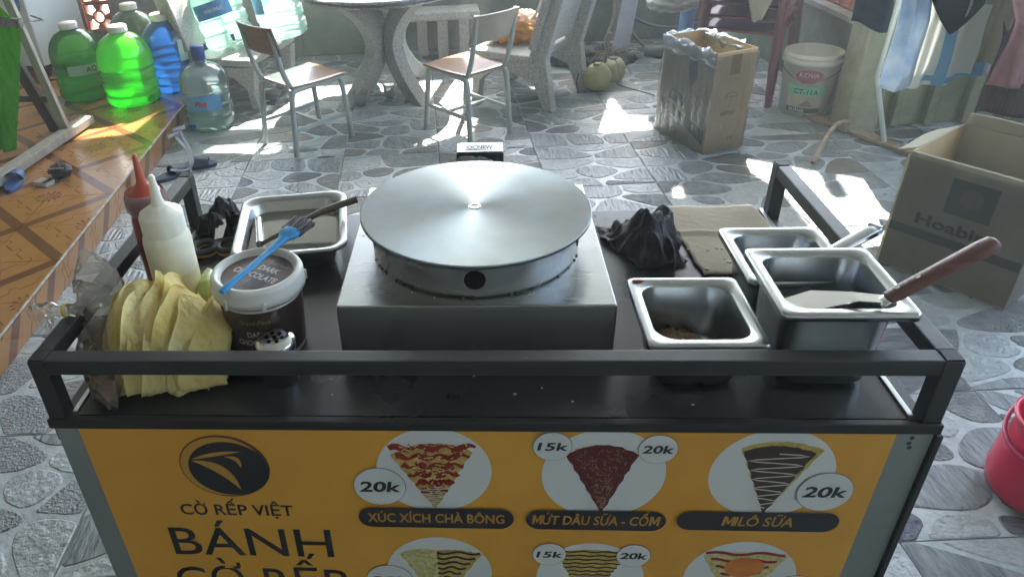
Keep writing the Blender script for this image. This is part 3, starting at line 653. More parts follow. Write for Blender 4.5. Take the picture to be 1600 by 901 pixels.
for s_, cy, w_, cx in (('DARK', .010, .040, .012), ('CHOCOLATE', -.013, .086, .002)):
    lettering(s_, lambda x, y, cx=cx, cy=cy: tuple((Tr @ Vector((x+cx, y+cy, 0)))[:2])+(.1375,), lt_m, ll, w_, .0135, bold=.03)
lettering('Grand-Place', lambda x, y: tuple((Tr @ Vector((x+.012, y+.03, 0)))[:2])+(.1375,), M('print_gold', (.35, .25, .12), .4), ll, .05, .008, shear=.3)
def cylt(R_, z0, a0): return lambda x, y: ((R_(z0+y)+.0012)*math.cos(a0+x/R_(z0)), (R_(z0+y)+.0012)*math.sin(a0+x/R_(z0)), z0+y)
A0 = -PI/2+.06
lettering('Grand-Place', cylt(TR, .082, A0), MATS['print_gold'], wrap, .048, .0085, shear=.3)
lettering('DARK', cylt(TR, .058, A0), lt_m, wrap, .030, .0105, bold=.03); lettering('CHOCOLATE', cylt(TR, .042, A0), lt_m, wrap, .066, .0105, bold=.03)
# ---- blue silicone brush resting on the lid
bmat = M('blue_silicone', (.02, .24, .52), .35, c2=(.03, .29, .58), ns=10, sub=.15)
br = thing('pastry_brush', 'blue silicone pastry brush with chocolate bristles lying on the tub lid', 'brush', (-.375, .110, CZ+.1466))
d_ = Vector((.062, .150, .004))
def bp(t, s_=0, z=0): n_ = Vector((-d_.y, d_.x, 0)).normalized(); return d_*t+n_*s_+Vector((0, 0, z))
g = G(); g.tube([bp(0, 0, .004), bp(.05, 0, .005), bp(.3, 0, .005), bp(.7, 0, .006), bp(.92, 0, .007), bp(1.0, 0, .008)], [.0055, .0068, .0062, .0064, .0082, .0105], 12, flat=.62)
g.tube([bp(1.0, 0, .008), bp(1.06, 0, .008), bp(1.14, 0, .008)], [.0105, .0175, .0185], 12, flat=.5); g.build('handle', bmat, br)
g = G(); rw = random.Random(2)
for i in range(46):
    s0 = rw.uniform(-.017, .017); z0 = rw.uniform(-.005, .006); g.tube([bp(1.12, s0, .008+z0), bp(1.25, s0*1.1+rw.uniform(-.002, .002), .009+z0), bp(1.36, s0*1.15+rw.uniform(-.004, .004), .009+z0*1.2)], [.0022, .002, .0016], 5)
g.build('bristles', M('wet_chocolate', (.006, .005, .005), .15, spec=.8), br)['kind'] = 'stuff'
# ---- shaker
sh = thing('shaker', 'small steel shaker with a pierced lid behind the front rail', 'shaker', (-.303, .095, CZ))
g = G(); g.lathe([(.0001, 0), (.027, 0), (.0285, .002), (.0285, .060), (.0275, .063)], 40); g.build('body', steel, sh)
g = G(); g.lathe([(.0285, .060), (.0305, .061), (.0305, .072), (.029, .0755), (.018, .0785), (.0001, .079)], 40); sl_ = g.build('lid', M('polished_steel', (.7, .71, .70), .12, metal=1), sh)
g = G()
for k_ in range(7):
    a = 2*PI*k_/6; r_ = .012 if k_ < 6 else 0; g.disc((r_*math.cos(a), r_*math.sin(a), .0803-.00003*r_/.012*22), .0032, 12)
g.build('pour_holes', M('hole_shade', (0, 0, 0)), sl_)  # dark discs stand for the shade inside the pour holes
# ---- steel pans
def pan(loc, h, rz, label, lx=.166, ly=.176):
    t = thing('steel_pan', label, 'pan', loc, rz, 'gastronorm pans on the right of the counter')
    def loop(w_, d_2, r, z): return [(x, y, z) for x, y in rrect(w_, d_2, r, 6)]
    L_ = [loop(lx, ly, .010, h-.010), loop(lx, ly, .010, h), loop(lx-.006, ly-.006, .009, h+.0014), loop(lx-.028, ly-.030, .030, h), loop(lx-.033, ly-.035, .029, h-.006), loop(lx-.040, ly-.044, .028, h*.5), loop(lx-.048, ly-.054, .028, .012), loop(lx-.058, ly-.064, .026, .0035), loop(lx-.09, ly-.1, .02, .0022)]
    n = len(L_[0]); g = G(); vs = [v for l in L_ for v in l]; fs = [(j*n+i, j*n+(i+1) % n, (j+1)*n+(i+1) % n, (j+1)*n+i) for j in range(len(L_)-1) for i in range(n)]
    g.add(vs, fs, 0, True); g.add(L_[-1], [tuple(range(n))], 0, False); p = g.build('pan_body', steel2, t, sol=.0012)
    return t
p1 = pan((.323, .131, CZ), .10, 0, 'steel pan holding a little pork floss, nearest the crepe plate')
p2 = pan((.503, .136, CZ), .148, -.01, 'tall steel pan with the wooden handled spatula resting in it', .180, .178)
p3 = pan((.508, .292, CZ), .100, .0, 'steel pan at the back holding the steel tongs')
fl = M('pork_floss', (.30, .17, .075), .9, c2=(.48, .32, .17), ns=60, bump=1, bs=160)
g = G(); g.blob((0, 0, 0), (.042, .03, .017), .5, 4, 36, 2, ridge=True); g.blob((.03, -.004, -.004), (.022, .02, .008), .5, 4, 28, 5)
rw = random.Random(4)
for i in range(120):
    a = rw.uniform(0, 2*PI); r_ = rw.random()**.5; p = Vector((.034*r_*math.cos(a)+.006, .024*r_*math.sin(a), .010*(1-r_)+.003)); q_ = p+Vector((rw.uniform(-1, 1), rw.uniform(-1, 1), rw.uniform(-.1, .7)))*.007; g.tube([p, (p+q_)/2+Vector((0, 0, .002)), q_], .0005, 3, False)
o = g.build('pork_floss', fl, None, (.312, .160, CZ+.016)); tag(o, 'small heap of brown pork floss at the bottom of the steel pan', 'food')
g = G(); g.blob((0, 0, 0), (.010, .0035, .0018), .3, 2, 16, 3); tag(g.build('sauce_smear', M('ketchup', (.38, .05, .03), .3), None, (.255, .208, CZ+.1032)), 'red sauce smear on the rim corner of the floss pan', 'sauce')
# ---- spatula in the tall pan
sp = thing('spatula', 'spatula with a riveted brown wooden handle sticking out of the tall pan', 'spatula', (.545, .085, CZ+.148))
hx = Vector((.115, .016, .070)); hd = hx.normalized(); base_ = Vector((.006, -.018, .014))
up_ = Vector((0, 0, 1)); sx_ = hd.cross(up_).normalized(); nz_ = sx_.cross(hd)
g = G(); H0 = base_
def hp(a, b, c): return H0+hd*a+sx_*b+nz_*c
g.tube([hp(0, 0, 0), hp(.012, 0, 0), hp(.07, 0, .001), hp(.125, 0, .001), hp(.140, 0, 0), hp(.145, 0, 0)], [.0105, .0115, .0120, .0135, .0130, .008], 14, flat=.78)
hdl = g.build('handle', M('rosewood', (.10, .035, .024), .4, c2=(.17, .07, .052), ns=10, stretch=(2, 14, 14), bump=.2, bs=50), sp)
for a in (.016, .044):
    g = G(); T = Matrix.Translation(hp(a, -.0012, .0096)) @ nz_.to_track_quat('Z', 'Y').to_matrix().to_4x4(); g.disc((0, 0, 0), .0034, 16, T=T); g.build('rivet', MATS['polished_steel'], hdl)
bl = [(-.002, -.008), (-.002, .012), (-.034, .026), (-.074, .056), (-.108, .056), (-.114, .014), (-.07, .010), (-.034, .004)]
g = G(); g.add([H0+Vector((a, b_, -.003-.42*max(0, -a-.024))) for a, b_ in bl], [tuple(range(len(bl)))]); g.tube([hp(.002, 0, 0), hp(-.012, 0, -.003)], [.009, .010], 10, flat=.35); g.build('blade', M('polished_steel', (0, 0, 0)), sp, sol=.0015)
# ---- tongs in the rear pan
tg2 = thing('steel_tongs', 'pair of plain steel tongs standing out of the rear pan', 'tongs', (.545, .262, CZ+.104))
a0, a1 = Vector((-.02, -.012, -.004)), Vector((.108, .052, .028)); dd = (a1-a0).normalized(); ss_ = dd.cross(Vector((0, 0, 1))).normalized(); nn = ss_.cross(dd)
for s_ in (-1, 1):
    g = G()
    def tf(u, v, s_=s_): c = a0+dd*((a1-a0).length*u); hw_ = .0085+.0035*u; return c+ss_*((v-.5)*2*hw_)+nn*(s_*(.0075*(1-.35*(2*v-1)**2)*(.5+.5*u)))
    g.sheet(tf, 10, 6); g.build('arm', steel2, tg2, sol=.0012)
g = G(); g.tube([a1-dd*.003-ss_*.010, a1-dd*.0+ss_*.010], [.0085, .0085], 14); g.build('end_bend', steel2, tg2)
# ---- cardboard pad, black cloths
kraft = M('kraft_card', (.58, .42, .22), .9, c2=(.64, .48, .28), ns=4, bump=.15, bs=80)
kgrey = M('kraft_dusty', (.36, .31, .22), .9, c2=(.42, .36, .26), ns=4, bump=.15, bs=80)
cp = thing('cardboard_pad', 'flattened piece of corrugated cardboard under the back corner of the counter', 'cardboard', (.48, .545, CZ))
g = G()
def padf(u, v):
    x = -.085+.19*u+.02*(1-v); y = -.165+.275*v; z = .0035+.0015*math.sin(u*2.6*PI)+.0009*math.sin(v*9)+(.004 if abs(v-.57) < .03 else 0)
    return (x+.004*mnoise.noise(Vector((v*9, u, 0))), y+.004*mnoise.noise(Vector((u*9, v, 3))), z)
g.sheet(padf, 30, 30); g.build('sheet', kgrey, cp, sol=.004)
rw = random.Random(6); g = G()
for i in range(9): g.blob((rw.uniform(-.08, .01), rw.uniform(-.15, -.06), .0075), (.004*rw.random()+.0015, .003, .0016), .3, 2, 8, i)
g.build('crumbs', M('crumb', (.6, .52, .38), .8), cp)
bc = M('black_cloth', (.004, .0045, .005), .6, c2=(.009, .0095, .011), ns=50, bump=.35, bs=260, spec=.3)
def crumple(name, label, loc, d, seed, rz=0, n=110, amp=.03, fold=5):
    g = G()
    def f(u, v):
        x, y = (u-.5)*2, (v-.5)*2; r = math.hypot(x, y); p = Vector((x*fold*.5, y*fold*.5, seed))
        n1 = mnoise.noise(p*.5); n2 = mnoise.noise(p*1.05+Vector((3, 1, 0))); n3 = mnoise.noise(p*2.1)
        z = d[2]*(max(0, 1-.8*r*r)*(.62+.7*n1)+.26*(.35-math.sqrt(n2*n2+.012)*1.5)+.09*(.3-math.sqrt(n3*n3+.01)))
        k_ = 1-.25*abs(mnoise.noise(Vector((x*2, y*2, seed+4)))); a = math.atan2(y, x)
        k_ *= (1-.12*math.sin(3*a+seed)); sq = max(abs(x), abs(y))/max(r, 1e-5)
        return (d[0]*x*k_*(.55+.45*sq), d[1]*y*k_*(.55+.45*sq), max(.003, z))
    g.sheet(f, n, n); return tag(g.build(name, bc, None, loc, rz, sol=.002), label, 'cloth')
crumple('black_cloth', 'crumpled black mesh cloth between the crepe plate and the cardboard pad', (.332, .495, CZ), (.068, .100, .105), 3.3, .25)
crumple('black_cloth', 'crumpled black mesh cloth behind the squeeze bottles', (-.545, .592, CZ), (.058, .05, .085), 8.1, .2)
# ---- steel tray with grey water and a spreader
ty = thing('steel_tray', 'rounded steel tray of cloudy water behind the chocolate tub', 'tray', (-.372, .523, CZ), math.radians(9))
def lp(w_, d_2, r, z): return [(x, y, z) for x, y in rrect(w_, d_2, r, 7)]
L_ = [lp(.222, .262, .034, .046), lp(.222, .262, .034, .050), lp(.214, .254, .034, .0515), lp(.192, .232, .034, .048), lp(.186, .226, .034, .040), lp(.168, .208, .03, .006), lp(.15, .19, .024, .002)]
n = len(L_[0]); g = G(); g.add([v for l in L_ for v in l], [(j*n+i, j*n+(i+1) % n, (j+1)*n+(i+1) % n, (j+1)*n+i) for j in range(len(L_)-1) for i in range(n)], 0, True); g.add(L_[-1], [tuple(range(n))]); g.build('tray_body', steel2, ty, sol=.0014)
g = G(); g.add(lp(.176, .216, .03, .023), [tuple(range(n))]); g.build('water', M('cloudy_water', (.16, .165, .125), .06, c2=(.19, .19, .15), ns=4, spec=.6), ty)
spd = thing('crepe_spreader', 'T shaped wooden crepe spreader lying in the steel tray', 'crepe spreader', (-.372, .523, CZ), 0)
wd = M('wet_wood', (.10, .085, .06), .35, c2=(.16, .14, .10), ns=10, stretch=(1, 1, 1), bump=.15, bs=50)
g = G(); g.tube([(-.055, -.055, .030), (-.02, -.028, .038), (.06, .020, .063), (.132, .037, .081)], [.0045, .005, .0065, .0078], 12); g.build('handle', wd, spd)
g = G(); g.tube([(-.085, .050, .030), (-.055, -.055, .030)], [.008, .008], 12); g.build('crossbar', M('steel_bar', (.5, .5, .47), .25, metal=1), spd)
# ---- scissors
sci = thing('scissors', 'scissors with black and mustard loop handles standing at the counter edge', 'scissors', (-.528, .505, CZ), math.radians(8))
hm = M('mustard_plastic', (.38, .26, .06), .5); hb = M('black_soft_grip', (.012, .012, .012), .5)
for s_ in (-1, 1):
    pts = [(s_*(.024+.022*math.cos(a)), .024*math.sin(a)-.012, .012) for a in [2*PI*k_/20 for k_ in range(21)]]
    g = G(); g.tube(pts, .0062, 8, False); hh = g.build('handle_loop', hb, sci)
    g = G(); g.tube([(x, y, z-.006) for x, y, z in pts], .0058, 8, False); g.build('handle_shell', hm, hh)
    g = G(); g.add([(s_*.002-.006, .012, .016), (s_*.002+.007, .012, .016), (s_*.004+.009, .05, .026), (s_*.002, .098, .038), (s_*.004-.006, .05, .026)], [(0, 1, 2, 3, 4)]); g.build('blade', MATS['polished_steel'], sci, (0, 0, s_*.001), sol=.0015)
# ---- heap of folded crepes, sauce packet and the knotted bag
def crepe_mat():
    m = fabric('crepe_sheet', (.86, .72, .25), (.92, .85, .50), .5, 16, .6, 90)
    return m
crm = crepe_mat()
ch = thing('crepe_heap', 'heap of folded pale yellow crepes at the left end of the front rail', 'crepes', (-.497, .150, CZ))
for k_ in range(10):      # leaves lapped from left to right, each wavy lifted edge showing beside the next
    xk = -.108+.0185*k_+.004*math.sin(k_*2.3); xe = .088+.028*math.sin(k_*1.7+.4)
    def f(u, v, k_=k_, xk=xk, xe=xe):
        ph = PI*(.02+.96*v); ed = math.exp(-u*7)
        x = xk+(xe-xk)*u**1.25+ed*(.012*mnoise.noise(Vector((ph*1.6, k_*3.1, 2)))+.0025*math.sin(ph*6+k_))
        x += .020*(math.sin(ph)-.4)*ed
        w_ = .070 if x < -.025 else .105
        h = .026+.104*math.exp(-((x+.025)/w_)**2); b = .050+.040*math.exp(-((x+.005)/.09)**2)
        e = .0022*k_+.017*ed*(.5+.5*math.sin(ph*3+k_*1.4))+.0065*mnoise.noise(Vector((x*26, ph*2.2, k_*.7)))+.0035*math.sin(x*120+ph*3+k_*2)*(1-u)+.002*mnoise.noise(Vector((x*90, ph*9, k_)))
        z = (h+e)*max(0, math.sin(ph))**.8
        return (x, -(b+e)*math.cos(ph)*(1.0 if ph < PI/2 else .8)-.004, max(.002+.0005*k_, z))
    g = G(); g.sheet(f, 60, 60); g.build('crepe', crm, ch, sol=.0009)
for k_, (x0, x1, y0) in enumerate(((-.060, .065, -.084), (-.03, .09, -.078))):      # ragged hems on the counter
    def f(u, v, k_=k_, x0=x0, x1=x1, y0=y0): return (x0+(x1-x0)*u, y0-.012*v-.006*math.sin(u*17+k_*2)*v+.006*mnoise.noise(Vector((u*9, k_, 2))), .030*(1-v)+.0025+.002*k_+.003*math.sin(u*21)*v*(1-v))
    g = G(); g.sheet(f, 40, 8); g.build('crepe_hem', crm, ch, sol=.0012)
pk = M('packet_film', (.42, .50, .12), .3, c2=(.62, .68, .50), ns=12, spec=.7)
g = G(); g.sheet(lambda u, v: ((u-.5)*.075, (v-.5)*.06, .0+.022*(1-(2*u-1)**2)*(1-(2*v-1)**2)+.003*mnoise.noise(Vector((u*6, v*6, 2)))), 18, 14)
tag(g.build('sauce_packet', pk, None, (-.452, .262, CZ+.055), rot=(math.radians(28), math.radians(18), -.4), sol=.001), 'green and white foil packet tucked behind the crepe heap', 'packet')
bagm = clear('bag_film', (.94, .93, .90), (.66, .63, .56), .70, .12, .2, bump=.7, bs=22)
bg_ = thing('plastic_bag', 'clear plastic bag of brown flakes knotted with a yellow band, left of the crepes', 'bag', (-.585, .125, CZ))
def lump(name, pts, rs, mat, seed, amp=.3, seg=28, fr=3.0):
    pts = [Vector(p) for p in pts]; n = 40; P_ = []; R_ = []
    for i in range(n+1):
        t = i/n*(len(pts)-1); k_ = min(int(t), len(pts)-2); f = t-k_; P_.append(pts[k_].lerp(pts[k_+1], f)); R_.append(rs[k_]*(1-f)+rs[k_+1]*f)
    g = G(); vs = []
    for i, p in enumerate(P_):
        d = (P_[min(i+1, n)]-P_[max(i-1, 0)]).normalized(); a = d.cross(Vector((0, 1, .2))).normalized(); b = d.cross(a)
        for k_ in range(seg):
            A = 2*PI*k_/seg; q = Vector((math.cos(A)*fr*.7, math.sin(A)*fr*.5, i*.105+seed)); e = 1+amp*(.5-abs(mnoise.noise(q))*2)+amp*.5*mnoise.noise(q*2.7)
            v = p+(a*math.cos(A)+b*math.sin(A))*R_[i]*e; v.z = max(v.z, .002); vs.append(v)
    fs = [(i*seg+k_, i*seg+(k_+1) % seg, (i+1)*seg+(k_+1) % seg, (i+1)*seg+k_) for i in range(n) for k_ in range(seg)]
    g.add(vs, fs, 0, True); return g.build(name, mat, bg_)
lump('bag_body', [(.045, -.108, .006), (.03, -.085, .022), (.01, -.03, .045), (.0, .015, .065), (-.008, .02, .092), (-.02, -.002, .112)], [.006, .022, .040, .044, .030, .008], bagm, 2.2)
lump('flakes', [(.040, -.098, .008), (.028, -.075, .020), (.008, -.025, .036), (.0, .01, .05), (-.002, .015, .062)], [.005, .017, .032, .034, .012], M('brown_flakes', (.14, .08, .04), .9, c2=(.26, .16, .08), ns=50, bump=1, bs=120), 6.1)
lump('bag_neck', [(-.02, -.002, .112), (-.045, -.018, .122), (-.066, -.026, .124), (-.075, -.030, .118)], [.009, .008, .014, .022], bagm, 4.4, .5)
lump('bag_ear', [(-.018, .0, .112), (-.006, .03, .130), (-.02, .05, .160), (-.03, .06, .185)], [.012, .034, .022, .004], bagm, 9.4, .35)
g = G(); g.tube([(-.040+.0*math.cos(a), -.016+.0095*math.cos(a), .1205+.0095*math.sin(a)) for a in [2*PI*k_/14 for k_ in range(15)]], .0022, 6, False); g.build('rubber_band', M('yellow_rubber', (.55, .36, .05), .5), bg_)

# ================================================================ IN THE YARD
# ---- school chairs
tubem = M('grey_tube_paint', (.33, .37, .34), .4, c2=(.42, .45, .41), ns=12, spec=.5); ply = M('varnished_ply', (.30, .185, .115), .22, c2=(.38, .24, .15), ns=6, stretch=(1, 6, 1), coat=.3)
plyb = M('back_ply', (.15, .085, .055), .35, c2=(.20, .12, .08), ns=6, stretch=(1, 1, 6))
def school_chair(loc, rz, label, bm_):
    t = thing('school_chair', label, 'chair', loc, rz, 'small school chairs by the round table')
    W2, D2, H = .140, .185, .375
    for s in (-1, 1):
        y = s*W2
        g = G(); g.tube(smooth_pts([(-D2-.01, y*1.06, 0), (-D2+.012, y, H-.10), (-D2+.022, y, H-.028), (-D2+.055, y, H-.02), (D2-.055, y, H-.02), (D2-.022, y, H-.028), (D2-.012, y, H-.10), (D2+.012, y*1.06, 0)], 2), .0150, 10); g.build('leg', tubem, t)
        g = G(); g.tube(smooth_pts([(.06, y*.92, H-.022), (-D2+.05, y*.92, H-.024), (-D2+.015, y*.92, H+.01), (-D2-.02, y*.94, H+.11), (-D2-.055, y*.96, .69)], 2), .0135, 10); g.build('back_post', tubem, t)
        g = G(); g.beam((-D2+.0, y*1.03, .14), (D2-.0, y*1.03, .14), .012, .022); g.build('stretcher', tubem, t, bev=.002)
    g = G(); g.beam((.0, -W2*1.0, .14), (.0, W2*1.0, .14), .02, .014); g.build('stretcher', tubem, t, bev=.002)
    g = G()
    def seat(u, v): x = -.165+.35*u; y = (v-.5)*(.30+.03*u); return (x, y, H-.002-.010*math.sin(u*PI)*.6+(.006*(u-1)**2 if u > .9 else 0))
    g.sheet(seat, 14, 10); g.build('seat', ply, t, sol=.013, bev=.003)
    g = G()
    def bk(u, v): y = (u-.5)*.31; return (-D2-.03-.045*v+.012+.020*(1-(2*u-1)**2)*-1+.004, y, .545+.145*v)
    g.sheet(bk, 12, 6); g.build('backrest', bm_, t, sol=.012, bev=.003)
    return t
school_chair((-.955, 3.14, 0), math.radians(48), 'small tube framed school chair with a dark back beside the water jugs', plyb)
school_chair((-.052, 3.255, 0), math.radians(131), 'small tube framed school chair with a plywood back right of the table', M('pale_ply', (.34, .27, .20), .35, c2=(.42, .34, .26), ns=5))
# ---- round stone table
granite = M('granito', (.30, .295, .27), .8, c2=(.44, .435, .40), ns=90, nd=3, ramp=(.4, .6), bump=.5, bs=140)
gd = M('granito_dark', (.05, .055, .06), .3, c2=(.10, .105, .11), ns=60, ramp=(.4, .6))
tb = thing('stone_table', 'round terrazzo table on curved stone legs', 'table', (-.585, 4.03, 0))
g = G(); g.lathe([(.0001, .665), (.50, .665), (.518, .660), (.525, .648), (.520, .63), (.48, .615), (.0001, .612)], 64); g.build('table_top', M('table_top', (.14, .15, .15), .2, c2=(.30, .31, .31), ns=40, ramp=(.4, .6)), tb)
g = G(); g.lathe([(.526, .652), (.530, .645), (.526, .636), (.520, .636)], 64); g.build('edge_band', gd, tb)
for a in (-125, -52, 55, 128):
    A = math.radians(a); outl = []; inl = []
    for i in range(17):
        t_ = i/16; z = .612*t_; off = .10+.26*(abs(2*t_-1.04)**1.9); wd2 = .050+.028*abs(2*t_-1)
        outl.append((off+wd2, z)); inl.append((max(.012, off-wd2-.02), z))
    poly = outl+inl[::-1]; T = Matrix.Rotation(A, 4, 'Z') @ Matrix.Rotation(PI/2, 4, 'X'); g = G(); g.prism(poly, -.045, .045, T=T); g.build('leg', granite, tb, bev=.006)
# ---- stone armchairs
def stone_chair(loc, rz, label, ly=.46):
    t = thing('stone_chair', label, 'chair', loc, rz, 'terrazzo armchairs by the round table')
    prof = [(.225, 0), (.275, 0), (.262, .12), (.285, .275), (.06, .265), (-.12, .285), (-.27, .80), (-.375, .80), (-.24, .30), (-.295, 0), (-.235, 0), (-.165, .155), (-.02, .205), (.12, .2), (.205, .13)]
    for s in (-1, 1):
        g = G(); g.prism(prof, -.032, .032, T=Matrix.Translation((0, s*ly/2, 0)) @ Matrix.Rotation(PI/2, 4, 'X')); g.build('side_leg', granite, t, bev=.008)
    g = G(); g.box((.06, 0, .298), (.43, ly+.10, .045)); g.build('seat', granite, t, bev=.012)
    T = Matrix.Translation((-.215, 0, .56)) @ Matrix.Rotation(math.radians(-16), 4, 'Y'); g = G(); g.box((0, 0, 0), (.045, ly+.12, .42), T=T); g.build('backrest', granite, t, bev=.012)
    return t
stone_chair((.335, 3.865, 0), math.radians(148), 'terrazzo armchair holding the yellow bag, right of the round table')
stone_chair((-1.575, 4.02, 0), math.radians(-14), 'terrazzo armchair carrying big water jugs, left of the round table', .52)
bn = thing('stone_bench', 'low dark stone bench against the green wall behind the table', 'bench', (-.31, 4.78, 0), YT)
g = G(); g.box((0, 0, .315), (.66, .24, .06)); g.build('seat', granite, bn, bev=.012)
for s in (-1, 1): g = G(); g.box((s*.06-.03*(s < 0), -.06 if s > 0 else .04, .143), (.075, .06, .285)); g.build('leg', granite, bn, bev=.006)
g = G(); g.box((.22, .03, .143), (.07, .06, .285)); g.build('leg', granite, bn, bev=.006)
# ---- yellow bag on the chair
yb = fabric('yellow_bag', (.70, .40, .06), (.80, .52, .16), .45, 6, .6, 25); pb = fabric('peach_bag', (.72, .55, .42), (.78, .66, .56), .45, 6, .6, 25)
bgs = thing('carrier_bags', 'yellow and peach carrier bags on the right stone chair', 'bag', (.24, 3.90, .3205))
g = G(); g.blob((0, 0, .055), (.15, .10, .06), .6, 2.4, 44, 3, ridge=True, flatb=.05); g.build('yellow_bag', yb, bgs)
g = G(); g.blob((.05, .06, .115), (.12, .09, .055), .6, 2.6, 40, 6, ridge=True); g.build('peach_bag', pb, bgs)
g = G(); g.tube(smooth_pts([(.11, .03, .12), (.14, -.02, .2), (.16, -.04, .28), (.15, -.03, .34)], 2), [.012]*13, 8, flat=.3); g.build('handle', M('white_film', (.6, .62, .62), .4), bgs)
# ---- water jugs
def jug(loc, mat, label, cap, rad=.15, h=.40, neck=.03, water=None, nk=.05, rot=None, name='water_jug', ribs=4, dome=.38, capr=None, capm=None):
    t = thing(name, label, 'water jug', loc, 0, 'water jugs', rot=rot); sh_ = h*(1-dome); prof = [(.0001, .002), (rad*.72, .0), (rad*.88, .006), (rad*.96, .02)]
    for i in range(60):
        z = .02+(sh_-.02)*i/59; q = math.sin(z/(sh_)*PI*2*ribs); prof.append((rad*(1-.030*(q > .55)-.028*max(0, q)), z))
    for i in range(1, 15):
        a = i/14*PI/2; prof.append((max(nk, rad*math.cos(a)**.8), sh_+(h-sh_)*math.sin(a)))
    prof += [(nk, h+neck*.5), (nk, h+neck)]
    g = G(); g.lathe(prof, 48); g.build('bottle', mat, t)
    if water is not None: g = G(); g.lathe([(r_*.965, z_) for r_, z_ in prof if z_ < water*h]+[(.0001, water*h-.001)], 40); g.build('water', clear(mat.name+'_water', (.82, .93, .88) if 'green' not in mat.name else (.5, .95, .4), (.5, .8, .6) if 'green' not in mat.name else (.25, .8, .12), .8, .1), t)
    cr_ = capr or nk+.005; g = G(); g.lathe([(cr_, h+neck*.25), (cr_, h+neck+.016), (cr_*.92, h+neck+.022), (.0001, h+neck+.022)], 32, fx=lambda a, z: 1+.012*math.cos(36*a)); g.build('cap', capm or cap, t)
    return t
capw = M('cap_film', (.55, .5, .44), .45, c2=(.7, .66, .6), ns=30); capb = M('cap_blue', (.01, .05, .22), .4)
j1 = jug((-2.125, 3.575, SH), clear('green_bright', (.16, .95, .12), (.22, .95, .08), .42, .3), 'bright glowing green water jug, nearest on the porch', capw, .162, .425, .018, .55)
j2 = jug((-2.49, 3.70, SH), clear('green_deep', (.42, .86, .30), (.22, .58, .12), .62, .3), 'deep green water jug with a pale label, left on the porch', capw, .155, .425, .018, .62)
j3 = jug((-1.955, 3.83, SH), clear('blue_jug', (.16, .44, .78), (.08, .28, .58), .5, .35), 'blue water jug between the bright green jug and the stone chair', capw, .155, .43, .02, None, .06, ribs=5)
j4 = jug((-2.28, 4.12, SH), clear('olive_jug', (.40, .58, .40), (.16, .28, .14), .6, .35), 'olive see-through water jug behind the two green jugs', capw, .16, .44, .02)
j5 = jug((-2.32, 4.62, SH), clear('grey_jug', (.62, .74, .76), (.2, .27, .3), .6, .35), 'grey clear water jug farthest back on the porch', capb, .165, .43, .04)
j6 = jug((-1.98, 4.50, SH), clear('bluegrey_jug', (.48, .62, .76), (.2, .32, .44), .55, .35), 'blue grey water jug behind the blue one', capb, .16, .43, .05)
j7 = jug((-1.605, 3.415, 0), clear('pale_jug', (.90, .97, .98), (.66, .82, .88), .66, .38), 'clear water jug with blue cap and tap on the stone floor', capb, .142, .385, .075, .5, .034, ribs=4, dome=.30)
def wraplabel(t, R_, z0, z1, a0, a1, mat, n=16):
    g = G(); g.sheet(lambda u, v: ((R_)*math.cos(a0+(a1-a0)*u), (R_)*math.sin(a0+(a1-a0)*u), z0+(z1-z0)*v), n, 2); return g.build('label', mat, t)
lg = M('label_pale_green', (.45, .62, .45), .4, c2=(.25, .5, .5), ns=12); lb = M('label_blue', (.05, .22, .50), .35, c2=(.12, .40, .62), ns=10)
o = wraplabel(j2, .1565, .175, .235, -1.55, -.35, lg); lettering('AQ', lambda x, y: (.1585*math.cos(-.65+x/.158), .1585*math.sin(-.65+x/.158), .19+y), M('print_maroon', (.12, .01, .01), .5), o, .07, .032, bold=.02)
o = wraplabel(j3, .1565, .20, .33, -.75, .25, lg)
o = wraplabel(j7, .1440, .135, .225, -2.2, -.65, lb); lettering('Phú', lambda x, y: (.1460*math.cos(-1.5+x/.144), .1460*math.sin(-1.5+x/.144), .163+y), M('print_red', (.5, .02, .02), .4), o, .075, .034, bold=.03, shear=.3)
def tap(t, r_, z_, a):
    g = G(); c_ = Vector((r_*math.cos(a), r_*math.sin(a), z_)); d = Vector((math.cos(a), math.sin(a), 0)); g.tube([c_, c_+d*.03], [.011, .010], 10); g.tube([c_+d*.026+Vector((0, 0, .018)), c_+d*.026-Vector((0, 0, .022))], [.012, .009], 10); g.build('tap', capb, t)
tap(j7, .139, .045, -2.0)
cy_ = clear('sunlit_jug', (.80, .97, .93), (.62, .92, .82), .32, .3)  # clear chair jugs: their sunlit glow is put into the milky body colour
k1 = jug((-1.60, 4.04, .3205), cy_, 'big pale jug with a blue label and tap leaning on the stone chair', capb, .165, .44, .05, None, .05, (math.radians(-2), math.radians(-15), -.15), ribs=3)
o = wraplabel(k1, .1670, .20, .295, -2.1, -.55, lb); lettering('VINH PHUC', lambda x, y: (.1690*math.cos(-1.25+x/.167), .1690*math.sin(-1.25+x/.167), .235+y), wht, o, .13, .022, bold=.02)
tap(k1, .160, .06, -.95)
k2 = jug((-1.285, 4.23, .3205), clear('sunlit_jug2', (.85, .97, .96), (.66, .90, .86), .35, .3), 'second big pale jug on the stone chair, behind the school chair back', capb, .16, .44, .05, None, .05, (0, math.radians(-8), 0), ribs=3)
wraplabel(k2, .1620, .19, .30, -2.6, -1.9, lb)
